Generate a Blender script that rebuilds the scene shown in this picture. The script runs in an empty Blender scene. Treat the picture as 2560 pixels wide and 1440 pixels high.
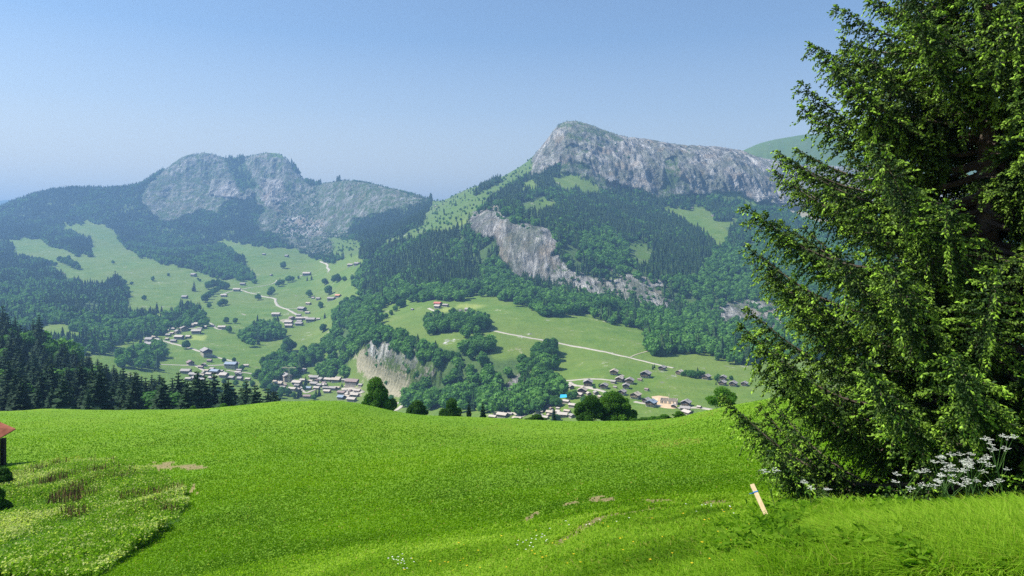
import bpy, math, random
import numpy as np
from mathutils import Vector

# ------------------------------------------------------------------ camera, light, exposure
random.seed(7); RNG = np.random.default_rng(7)
sc = bpy.context.scene
COL = sc.collection
F_PX, CX, HZ = 2560 * 26.0 / 36.0, 1280.0, 600.0      # focal length in photo pixels, centre column, horizon row
cam_d = bpy.data.cameras.new('camera'); cam = bpy.data.objects.new('camera', cam_d); COL.objects.link(cam)
cam_d.sensor_width = 36; cam_d.lens = 26; cam_d.shift_y = -(720 - HZ) / 2560.0
cam_d.clip_start = 0.1; cam_d.clip_end = 60000
cam.location = (0, 0, 0); cam.rotation_euler = (math.radians(90), 0, 0)
sc.camera = cam
sc.view_settings.view_transform = 'Standard'; sc.view_settings.look = 'None'
sc.view_settings.gamma = 1.0; sc.view_settings.exposure = 0.72
sc.cycles.use_denoising = False
sc.cycles.max_bounces = 6; sc.cycles.diffuse_bounces = 2; sc.cycles.transmission_bounces = 3
sc.cycles.volume_bounces = 0; sc.cycles.use_adaptive_sampling = False; sc.cycles.transparent_max_bounces = 8

SUN_EL = math.radians(54); SUN_AZ = math.radians(-92)   # azimuth from +Y (view) towards -X (left)
sun_dir = Vector((math.sin(SUN_AZ) * math.cos(SUN_EL), math.cos(SUN_AZ) * math.cos(SUN_EL), math.sin(SUN_EL)))
world = bpy.data.worlds.new('World'); sc.world = world; world.use_nodes = True
wn = world.node_tree.nodes; wl = world.node_tree.links
sky = wn.new('ShaderNodeTexSky'); sky.sky_type = 'NISHITA'; sky.sun_disc = False
sky.sun_elevation = SUN_EL; sky.sun_rotation = SUN_AZ
sky.altitude = 1500; sky.air_density = 1.25; sky.dust_density = 1.0; sky.ozone_density = 3.0
# milky summer horizon: the sky turns white low down, most of all towards the sun
tcw = wn.new('ShaderNodeTexCoord'); sxw = wn.new('ShaderNodeSeparateXYZ'); wl.new(tcw.outputs['Generated'], sxw.inputs[0])
rw = wn.new('ShaderNodeValToRGB'); wl.new(sxw.outputs[2], rw.inputs[0]); ew = rw.color_ramp.elements
for _ in range(3): ew.new(.5)
for i_, (p_, v__) in enumerate(((0, .92), (.09, .72), (.17, .26), (.26, .0), (.6, 0))): ew[i_].position = p_; ew[i_].color = (v__, v__, v__, 1)
dw = wn.new('ShaderNodeVectorMath'); dw.operation = 'DOT_PRODUCT'; wl.new(tcw.outputs['Generated'], dw.inputs[0]); dw.inputs[1].default_value = (math.sin(SUN_AZ), math.cos(SUN_AZ), 0)
m1 = wn.new('ShaderNodeMath'); m1.operation = 'MULTIPLY_ADD'; wl.new(dw.outputs['Value'], m1.inputs[0]); m1.inputs[1].default_value = .45; m1.inputs[2].default_value = .70
m2 = wn.new('ShaderNodeMath'); m2.operation = 'MULTIPLY'; m2.use_clamp = True; wl.new(m1.outputs[0], m2.inputs[0]); wl.new(rw.outputs[0], m2.inputs[1])
mxw = wn.new('ShaderNodeMix'); mxw.data_type = 'RGBA'; wl.new(m2.outputs[0], mxw.inputs[0]); wl.new(sky.outputs[0], mxw.inputs[6]); mxw.inputs[7].default_value = (6.9, 6.2, 4.9, 1)
wl.new(mxw.outputs[2], wn['Background'].inputs[0]); wn['Background'].inputs[1].default_value = 0.092
sun_l = bpy.data.lights.new('sun', 'SUN'); sun_l.energy = 5.0; sun_l.angle = math.radians(0.5); sun_l.color = (1.0, 0.95, 0.86)
sun_o = bpy.data.objects.new('sun', sun_l); COL.objects.link(sun_o)
sun_o.rotation_euler = sun_dir.to_track_quat('Z', 'Y').to_euler(); sun_o.location = (0, 0, 900)

# ------------------------------------------------------------------ helpers
def npmesh(name, V, F, mat=None, smooth=False, attrs=None):
    me = bpy.data.meshes.new(name)
    V = np.ascontiguousarray(V, dtype=np.float32); F = np.ascontiguousarray(F, dtype=np.int32)
    k = F.shape[1]
    me.vertices.add(len(V)); me.vertices.foreach_set('co', V.ravel())
    me.loops.add(F.size); me.loops.foreach_set('vertex_index', F.ravel())
    me.polygons.add(len(F)); me.polygons.foreach_set('loop_start', np.arange(0, F.size, k, dtype=np.int32))
    me.polygons.foreach_set('use_smooth', np.full(len(F), smooth, dtype=bool))
    for an, av in (attrs or {}).items():
        av = np.ascontiguousarray(av, dtype=np.float32)
        if av.ndim == 2:
            a = me.attributes.new(an, 'FLOAT_COLOR', 'POINT'); a.data.foreach_set('color', av.ravel())
        else:
            a = me.attributes.new(an, 'FLOAT', 'POINT'); a.data.foreach_set('value', av)
    me.update(calc_edges=True)
    if mat: me.materials.append(mat)
    return me

def link(name, me, parent=None, loc=None, rz=0.0, scale=None):
    o = bpy.data.objects.new(name, me); COL.objects.link(o)
    if parent: o.parent = parent
    if loc is not None: o.location = loc
    if rz: o.rotation_euler = (0, 0, rz)
    if scale is not None: o.scale = scale
    return o

def tag(o, label=None, cat=None, group=None, kind=None):
    if label: o['label'] = label
    if cat: o['category'] = cat
    if group: o['group'] = group
    if kind: o['kind'] = kind
    return o

def copy_tree(o, parent=None):
    c = o.copy(); COL.objects.link(c)
    if parent: c.parent = parent
    for ch in o.children: copy_tree(ch, c)
    return c

class MB:
    """collects boxes / quads / tubes, gives one mesh"""
    def __init__(s): s.v = []; s.f = []
    def quad(s, *p):
        n = len(s.v); s.v += [tuple(q) for q in p]; s.f.append((n, n + 1, n + 2, n + 3))
    def box(s, x0, x1, y0, y1, z0, z1):
        n = len(s.v)
        s.v += [(x0, y0, z0), (x1, y0, z0), (x1, y1, z0), (x0, y1, z0), (x0, y0, z1), (x1, y0, z1), (x1, y1, z1), (x0, y1, z1)]
        s.f += [(n, n+3, n+2, n+1), (n+4, n+5, n+6, n+7), (n, n+1, n+5, n+4), (n+1, n+2, n+6, n+5), (n+2, n+3, n+7, n+6), (n+3, n, n+4, n+7)]
    def hexa(s, p):      # eight corners, bottom 4 then top 4
        n = len(s.v); s.v += [tuple(q) for q in p]
        s.f += [(n, n+3, n+2, n+1), (n+4, n+5, n+6, n+7), (n, n+1, n+5, n+4), (n+1, n+2, n+6, n+5), (n+2, n+3, n+7, n+6), (n+3, n, n+4, n+7)]
    def tube(s, pts, rad, k=6):
        pts = [Vector(p) for p in pts]; base = len(s.v)
        for i, p in enumerate(pts):
            t = (pts[min(i + 1, len(pts) - 1)] - pts[max(i - 1, 0)]).normalized()
            a = t.orthogonal().normalized() if abs(t.z) > .9 else t.cross(Vector((0, 0, 1))).normalized()
            b = t.cross(a); r = rad[i] if hasattr(rad, '__len__') else rad
            for j in range(k):
                an = 2 * math.pi * j / k; s.v.append(tuple(p + (a * math.cos(an) + b * math.sin(an)) * r))
        for i in range(len(pts) - 1):
            for j in range(k):
                s.f.append((base + i*k + j, base + i*k + (j+1) % k, base + (i+1)*k + (j+1) % k, base + (i+1)*k + j))
    def mesh(s, name, mat, smooth=False):
        return npmesh(name, np.array(s.v), np.array(s.f), mat, smooth)

def hash3(ix, iy, iz, seed):
    h = (ix.astype(np.int64) * 374761393 + iy.astype(np.int64) * 668265263 + iz.astype(np.int64) * 2147483647 + seed * 1274126177) & 0xffffffff
    h = ((h ^ (h >> 13)) * 1274126177) & 0xffffffff
    h = ((h ^ (h >> 16)) * 2246822519) & 0xffffffff
    return ((h ^ (h >> 15)) & 0xffff) / 65535.0
def noise(x, y, z=None, seed=0):
    z2 = z is None
    x = np.asarray(x, float); y = np.asarray(y, float)
    fx = np.floor(x); fy = np.floor(y); u = x - fx; v = y - fy
    u = u*u*(3-2*u); v = v*v*(3-2*v)
    def lay(iz):
        a = hash3(fx, fy, iz, seed); b = hash3(fx+1, fy, iz, seed); c = hash3(fx, fy+1, iz, seed); d = hash3(fx+1, fy+1, iz, seed)
        return (a*(1-u)+b*u)*(1-v) + (c*(1-u)+d*u)*v
    if z2: return lay(np.zeros_like(fx)) * 2 - 1
    fz = np.floor(z); w = z - fz; w = w*w*(3-2*w)
    return (lay(fz)*(1-w) + lay(fz+1)*w) * 2 - 1
def fbm(x, y, o=4, seed=0, z=None):
    s = 0; a = 1.0; t = 0
    for i in range(o):
        s = s + a * noise(x * 2**i, y * 2**i, None if z is None else z * 2**i, seed + i); t += a; a *= .5
    return s / t
def ridged(x, y, o=4, seed=0):
    s = 0; a = 1.0; t = 0
    for i in range(o):
        s = s + a * (1 - 2*np.abs(noise(x * 2**i, y * 2**i, None, seed + i))); t += a; a *= .5
    return s / t

# ------------------------------------------------------------------ materials
def newmat(name):
    m = bpy.data.materials.new(name); m.use_nodes = True
    nt = m.node_tree; b = nt.nodes['Principled BSDF']; b.inputs['Specular IOR Level'].default_value = 0.2
    b.inputs['Roughness'].default_value = 0.85
    return m, nt, b
def ramp(nt, fac, stops):
    r = nt.nodes.new('ShaderNodeValToRGB'); e = r.color_ramp.elements
    while len(e) < len(stops): e.new(0.5)
    for i, (p, c) in enumerate(stops): e[i].position = p; e[i].color = (*c, 1)
    nt.links.new(fac, r.inputs[0]); return r.outputs[0]
def tex_noise(nt, scale, detail=4, rough=.55, vec=None, dims='3D', dist=0.0):
    n = nt.nodes.new('ShaderNodeTexNoise'); n.inputs['Scale'].default_value = scale; n.inputs['Detail'].default_value = detail
    n.inputs['Roughness'].default_value = rough; n.inputs['Distortion'].default_value = dist
    if vec is None:
        tc = nt.nodes.new('ShaderNodeTexCoord'); vec = tc.outputs['Object']
    nt.links.new(vec, n.inputs['Vector']); return n.outputs[0]
def mapped(nt, sx, sy, sz):
    tc = nt.nodes.new('ShaderNodeTexCoord'); mp = nt.nodes.new('ShaderNodeMapping')
    mp.inputs['Scale'].default_value = (sx, sy, sz); nt.links.new(tc.outputs['Object'], mp.inputs[0]); return mp.outputs[0]
def mixc(nt, fac, a, b, mode='MIX'):
    m = nt.nodes.new('ShaderNodeMix'); m.data_type = 'RGBA'; m.blend_type = mode
    for s, val in ((m.inputs[0], fac), (m.inputs[6], a), (m.inputs[7], b)):
        if isinstance(val, (int, float)): s.default_value = val
        elif isinstance(val, tuple): s.default_value = (*val, 1)
        else: nt.links.new(val, s)
    return m.outputs[2]
def mth(nt, op, a, b=0.0, clamp=False):
    m = nt.nodes.new('ShaderNodeMath'); m.operation = op; m.use_clamp = clamp
    for s, val in ((m.inputs[0], a), (m.inputs[1], b)):
        if isinstance(val, (int, float)): s.default_value = val
        else: nt.links.new(val, s)
    return m.outputs[0]
def attr(nt, name):
    a = nt.nodes.new('ShaderNodeAttribute'); a.attribute_name = name; return a
def bump(nt, b, h, dist, strength=1.0):
    n = nt.nodes.new('ShaderNodeBump'); n.inputs['Distance'].default_value = dist; n.inputs['Strength'].default_value = strength
    nt.links.new(h, n.inputs['Height']); nt.links.new(n.outputs[0], b.inputs['Normal']); return n
def simple(name, c1, c2, scale=1.0, rough=.85, bmp=0.0, spec=.2, vec=None):
    m, nt, b = newmat(name); n = tex_noise(nt, scale, 5, .6, vec=mapped(nt, *vec) if vec else None)
    nt.links.new(ramp(nt, n, [(.3, c1), (.7, c2)]), b.inputs['Base Color']); b.inputs['Roughness'].default_value = rough
    b.inputs['Specular IOR Level'].default_value = spec
    if bmp: bump(nt, b, n, bmp)
    return m
def leafmat(name, dark, mid, light, trans=.35, scale=.5, tips=None, nscale=1.0, rough=.75, spec=.15, tl=(1.3, 1.5, .5)):
    """foliage: colour from per-tree tint attribute, per-object random and a little noise; light passes through"""
    m, nt, b = newmat(name)
    a = attr(nt, 'tint').outputs['Fac']; oi = nt.nodes.new('ShaderNodeObjectInfo')
    n = tex_noise(nt, scale, 3)
    f = mth(nt, 'ADD', mth(nt, 'MULTIPLY', a, .5), mth(nt, 'MULTIPLY', oi.outputs['Random'], .35))
    f = mth(nt, 'ADD', f, mth(nt, 'MULTIPLY', mth(nt, 'SUBTRACT', n, .5), nscale), clamp=True)
    c = ramp(nt, f, [(0, dark), (.45, mid), (1, light)])
    if tips: c = mixc(nt, attr(nt, 'tip').outputs['Fac'], c, tips)
    nt.links.new(c, b.inputs['Base Color']); b.inputs['Roughness'].default_value = rough; b.inputs['Specular IOR Level'].default_value = spec
    t = nt.nodes.new('ShaderNodeBsdfTranslucent'); nt.links.new(mixc(nt, 1.0, c, tl, 'MULTIPLY'), t.inputs[0])
    mx = nt.nodes.new('ShaderNodeMixShader'); mx.inputs[0].default_value = trans
    nt.links.new(b.outputs[0], mx.inputs[1]); nt.links.new(t.outputs[0], mx.inputs[2])
    nt.links.new(mx.outputs[0], nt.nodes['Material Output'].inputs[0])
    return m

# ------------------------------------------------------------------ terrain: break lines (column, row in the photo, distance)
# every line: list of (px, row, D); the ground between them is interpolated, so slopes, crests and hollows are real
def L(*a): return np.array(a, float)
LINES = [
 L((-600,1300,1.2),(0,1300,1.2),(1280,1800,1.2),(2560,3200,1.2),(3200,3200,1.2)),
 L((-600,1440,22),(-200,1440,20),(0,1440,17),(300,1440,14),(640,1440,11),(960,1440,8.5),(1280,1440,6.5),(1600,1440,5),(1920,1440,4.3),(2240,1440,3.9),(2700,1440,3.6),(3200,1440,3.5)),
 L((-600,1310,33),(-200,1310,30),(0,1310,26),(300,1310,22),(640,1310,18.5),(960,1310,15.5),(1280,1315,12),(1500,1330,9.2),(1700,1325,7.6),(1920,1308,6.4),(2100,1290,6.3),(2240,1286,6.4),(2560,1284,6.6),(3200,1270,6.8)),
 L((-600,1210,42),(0,1210,34),(300,1208,31),(640,1208,27),(960,1208,23.5),(1280,1215,19),(1500,1240,14),(1700,1262,10.8),(1920,1262,9.3),(2100,1300,9),(2240,1310,8.9),(2560,1310,9),(3200,1280,9.5)),
 L((-600,1120,58),(0,1120,50),(300,1118,46),(640,1115,42),(960,1118,40),(1280,1128,36),(1500,1140,30),(1700,1150,24),(1920,1150,19),(2100,1150,17),(2560,1130,16),(3200,1100,16)),
 L((-600,1065,72),(0,1067,68),(300,1065,65),(640,1052,62),(800,1040,60),(960,1060,60),(1280,1082,58),(1500,1088,53),(1700,1080,46),(1920,1052,38),(2100,1035,34),(2560,1010,30),(3200,980,30)),
 L((-600,1024,100),(-200,1026,100),(0,1029,98),(100,1024,98),(300,1025,96),(500,1020,92),(600,1012,88),(700,1001,84),(780,997,82),(850,1001,82),(920,1012,84),(1000,1032,86),(1060,1041,88),(1120,1045,90),(1300,1050,90),(1450,1055,90),(1600,1053,86),(1700,1044,80),(1800,1022,72),(1900,1004,66),(2000,990,62),(2560,960,56),(3200,930,56)),
 L((-600,1055,125),(0,1056,122),(500,1046,118),(700,1030,110),(780,1030,108),(920,1050,108),(1000,1062,108),(1120,1066,110),(1450,1070,110),(1700,1066,104),(1900,1040,95),(2560,1010,90),(3200,990,90)),
 L((-600,1040,175),(0,1062,175),(300,1075,175),(550,1090,175),(700,1110,170),(1000,1180,165),(1500,1190,165),(2000,1150,165),(2560,1110,165),(3200,1090,165)),
 L((-600,900,300),(-200,925,300),(0,955,300),(200,1000,300),(400,1040,290),(560,1070,280),(700,1110,270),(1000,1210,270),(1500,1230,270),(2560,1150,270),(3200,1130,270)),
 L((-600,800,440),(-200,830,440),(0,858,440),(120,895,430),(250,945,415),(380,1005,400),(500,1060,390),(700,1120,380),(1000,1190,370),(1500,1200,380),(2560,1110,400),(3200,1100,400)),
 L((-600,1060,650),(0,1060,640),(300,1075,620),(700,1090,600),(860,1100,600),(1000,1110,560),(1280,1100,520),(1500,1098,480),(1900,1060,500),(3200,1020,500)),
 L((-600,1000,800),(0,960,800),(300,990,820),(640,1010,840),(780,1005,880),(860,1008,850),(1000,1035,760),(1100,1048,680),(1280,1062,600),(1500,1062,545),(1700,1050,560),(1900,1020,600),(3200,990,600)),
 L((-600,930,1000),(0,880,1000),(200,870,1010),(300,900,980),(400,930,960),(640,955,970),(780,955,990),(860,965,960),(930,975,900),(1000,985,850),(1100,1000,780),(1200,1010,720),(1280,1012,690),(1340,1000,670),(1400,975,670),(1500,950,690),(1700,935,740),(1900,920,790),(3200,890,850)),
 L((-600,850,1150),(0,830,1150),(200,835,1150),(300,885,1080),(400,895,1080),(640,895,1120),(780,893,1130),(850,890,1080),(890,868,1010),(930,848,960),(1000,862,890),(1060,880,850),(1150,895,815),(1240,905,790),(1330,925,770),(1400,930,765),(1500,903,790),(1700,885,850),(1900,872,900),(3200,850,950)),
 L((-600,800,1300),(0,790,1300),(200,795,1300),(300,835,1240),(420,845,1240),(500,815,1330),(640,810,1400),(780,812,1370),(850,800,1300),(920,795,1140),(1000,800,1060),(1100,805,1000),(1280,808,975),(1500,828,950),(1700,845,970),(1900,850,1000),(3200,830,1050)),
 L((-600,740,1600),(0,735,1600),(200,745,1600),(300,755,1620),(500,745,1750),(640,740,1780),(780,742,1720),(850,740,1600),(920,735,1400),(1000,745,1250),(1080,737,1210),(1280,738,1200),(1400,770,1130),(1500,785,1110),(1600,806,1090),(1700,825,1080),(1900,828,1100),(3200,800,1150)),
 L((-600,690,2000),(0,680,2000),(200,690,2000),(300,690,2050),(500,684,2150),(640,680,2200),(780,680,2150),(900,678,1750),(1000,680,1560),(1100,670,1480),(1200,665,1440),(1280,692,1400),(1350,702,1370),(1400,712,1340),(1500,744,1290),(1600,764,1260),(1700,784,1230),(1900,805,1190),(3200,780,1260)),
 L((-600,640,2400),(0,640,2350),(200,640,2400),(300,640,2450),(500,640,2500),(640,628,2560),(780,648,2500),(900,640,1980),(1000,625,1800),(1100,590,1680),(1180,560,1600),(1230,545,1540),(1280,560,1480),(1340,590,1440),(1400,630,1410),(1500,675,1370),(1600,700,1350),(1700,730,1330),(1900,750,1320),(3200,740,1350)),
 L((-600,590,2800),(0,590,2750),(200,592,2800),(300,606,2800),(420,628,2800),(500,618,2850),(640,605,2860),(700,608,2840),(780,620,2780),(900,600,2400),(1000,580,2200),(1080,548,2060),(1200,500,1920),(1280,495,1860),(1400,520,1800),(1600,590,1750),(1800,610,1740),(2000,620,1750),(3200,620,1750)),
 L((-600,560,3100),(0,560,3080),(200,552,3120),(300,560,3120),(400,568,3120),(500,575,3120),(600,562,3140),(700,585,3080),(800,585,3060),(900,570,2900),(1000,548,2760),(1060,525,2700),(1100,510,2500),(1200,465,2360),(1300,438,2260),(1360,432,2200),(1450,442,2200),(1520,466,2200),(1600,486,2220),(1700,492,2250),(1800,495,2280),(1900,508,2300),(2000,528,2320),(2560,540,2350),(3200,540,2350)),
]
CREST = L((-600,560,3300),(-200,548,3300),(0,526,3350),(30,515,3350),(60,504,3360),(95,492,3380),(130,484,3400),(180,479,3400),(240,479,3400),(300,479,3450),(340,468,3480),(372,460,3500),(380,444,3550),(395,436,3600),(415,431,3640),(430,415,3660),(445,402,3670),(470,389,3680),(500,383,3690),(530,383,3700),(545,390,3700),(556,400,3710),(580,398,3710),(620,391,3710),(660,384,3700),(690,380,3690),(708,386,3690),(725,401,3680),(740,426,3660),(755,447,3640),(766,466,3600),(800,465,3480),(830,456,3400),(870,450,3350),(900,453,3300),(950,464,3250),(1000,478,3180),(1040,488,3100),(1068,492,3050),(1078,508,2960),(1100,501,2760),(1150,489,2700),(1180,477,2660),(1215,460,2640),(1250,446,2620),(1290,424,2600),(1320,405,2580),(1340,388,2560),(1352,370,2540),(1372,345,2520),(1385,322,2510),(1400,309,2500),(1412,303,2500),(1440,304,2500),(1455,310,2510),(1485,318,2530),(1510,326,2540),(1526,334,2550),(1530,343,2560),(1560,345,2580),(1600,350,2600),(1650,360,2620),(1700,369,2640),(1760,371,2660),(1800,373,2680),(1850,379,2700),(1900,401,2700),(2000,412,2700),(2200,430,2700),(2560,450,2700),(3200,470,2700))
LINES += [L((-600,560,3200),(0,545,3200),(120,522,3230),(300,515,3280),(370,500,3330),(420,500,3420),(470,478,3480),(545,470,3500),(620,470,3500),(700,458,3480),(760,500,3380),(830,500,3250),(900,495,3120),(1000,510,2950),(1068,512,2850),(1100,505,2640),(1200,463,2480),(1290,431,2420),(1340,415,2340),(1412,365,2290),(1460,378,2290),(1520,405,2290),(1600,412,2300),(1700,425,2320),(1800,422,2350),(1900,445,2380),(2000,465,2420),(3200,500,2450)), CREST,
 L((-600,585,3700),(0,560,3800),(300,560,3900),(700,520,4050),(900,540,3700),(1080,570,3200),(1250,540,3000),(1400,440,2900),(1600,420,3000),(1800,430,2950),(3200,480,2950)),
 L((-600,620,4600),(0,610,4600),(900,620,4600),(1500,600,4500),(1780,470,3380),(1830,392,3400),(1900,359,3420),(1960,346,3440),(2010,338,3450),(2100,332,3450),(2560,330,3450),(3200,330,3450)),
 L((-600,610,7000),(0,606,7000),(3200,606,7000)),
 L((-600,497,9500),(-100,506,9500),(0,502,9500),(35,500,9500),(60,496,9500),(90,487,9500),(125,480,9500),(180,484,9500),(300,520,9500),(500,580,9500),(1500,604,9500),(3200,604,9500)),
 L((-600,603,13000),(3200,603,13000)),
 L((-600,602,22000),(3200,602,22000))]
S = np.concatenate([np.linspace(-1.9, -.80, 60, endpoint=False), np.linspace(-.80, .62, 1080, endpoint=False), np.linspace(.62, 1.9, 90)])
PX = S * F_PX + CX
R = np.concatenate([np.geomspace(1.2, 125, 260, endpoint=False), np.geomspace(125, 1200, 330, endpoint=False),
                    np.geomspace(1200, 3760, 640, endpoint=False), np.geomspace(3760, 22000, 90)])
def gsm(a, n):
    if n < 2: return a
    k = np.hanning(n + 2)[1:-1]; k /= k.sum(); p = np.pad(a, n, mode='edge'); return np.convolve(p, k, 'same')[n:-n]
K = len(LINES); Dk = np.zeros((K, len(S))); Zk = np.zeros((K, len(S)))
gpx = np.arange(-2400, 4900, 4.0)
for k, ln in enumerate(LINES):
    d = np.interp(gpx, ln[:, 0], ln[:, 2]); y = np.interp(gpx, ln[:, 0], ln[:, 1])
    crest = k == len(LINES) - 6
    if crest: y = y + np.where((gpx > 380) & (gpx < 1080) | (gpx > 1340) & (gpx < 2000), 1.7, .6) * (noise(gpx / 9, gpx * 0, seed=3) + .8 * noise(gpx / 23, gpx * 0, seed=4))
    else: y = gsm(y, 21); d = gsm(d, 21)
    Dk[k] = np.interp(PX, gpx, d); Zk[k] = -(np.interp(PX, gpx, y) - HZ) / F_PX * Dk[k]
Zk[0] = -1.7 - .0 * S
for k in range(1, K): Dk[k] = np.maximum(Dk[k], Dk[k-1] * 1.02)
h = np.diff(Dk, axis=0); dl = np.diff(Zk, axis=0) / h
M = np.zeros_like(Zk)                                      # monotone slopes, so a crest is a crest
w1 = 2*h[1:] + h[:-1]; w2 = h[1:] + 2*h[:-1]
same = dl[1:] * dl[:-1] > 0
with np.errstate(divide='ignore', invalid='ignore'):
    M[1:-1] = np.where(same, (w1 + w2) / (w1 / dl[:-1] + w2 / dl[1:]), 0)
M[0] = dl[0]; M[-1] = dl[-1]
Z = np.zeros((len(R), len(S)))
for j in range(len(S)):
    k = np.clip(np.searchsorted(Dk[:, j], R, 'right') - 1, 0, K - 2)
    hh = h[k, j]; t = np.clip((R - Dk[k, j]) / hh, 0, 1)
    Z[:, j] = (2*t**3-3*t**2+1)*Zk[k, j] + (t**3-2*t**2+t)*hh*M[k, j] + (-2*t**3+3*t**2)*Zk[k+1, j] + (t**3-t**2)*hh*M[k+1, j]
RR, SS = np.meshgrid(R, S, indexing='ij'); X0 = RR * SS; Y0 = RR

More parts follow.
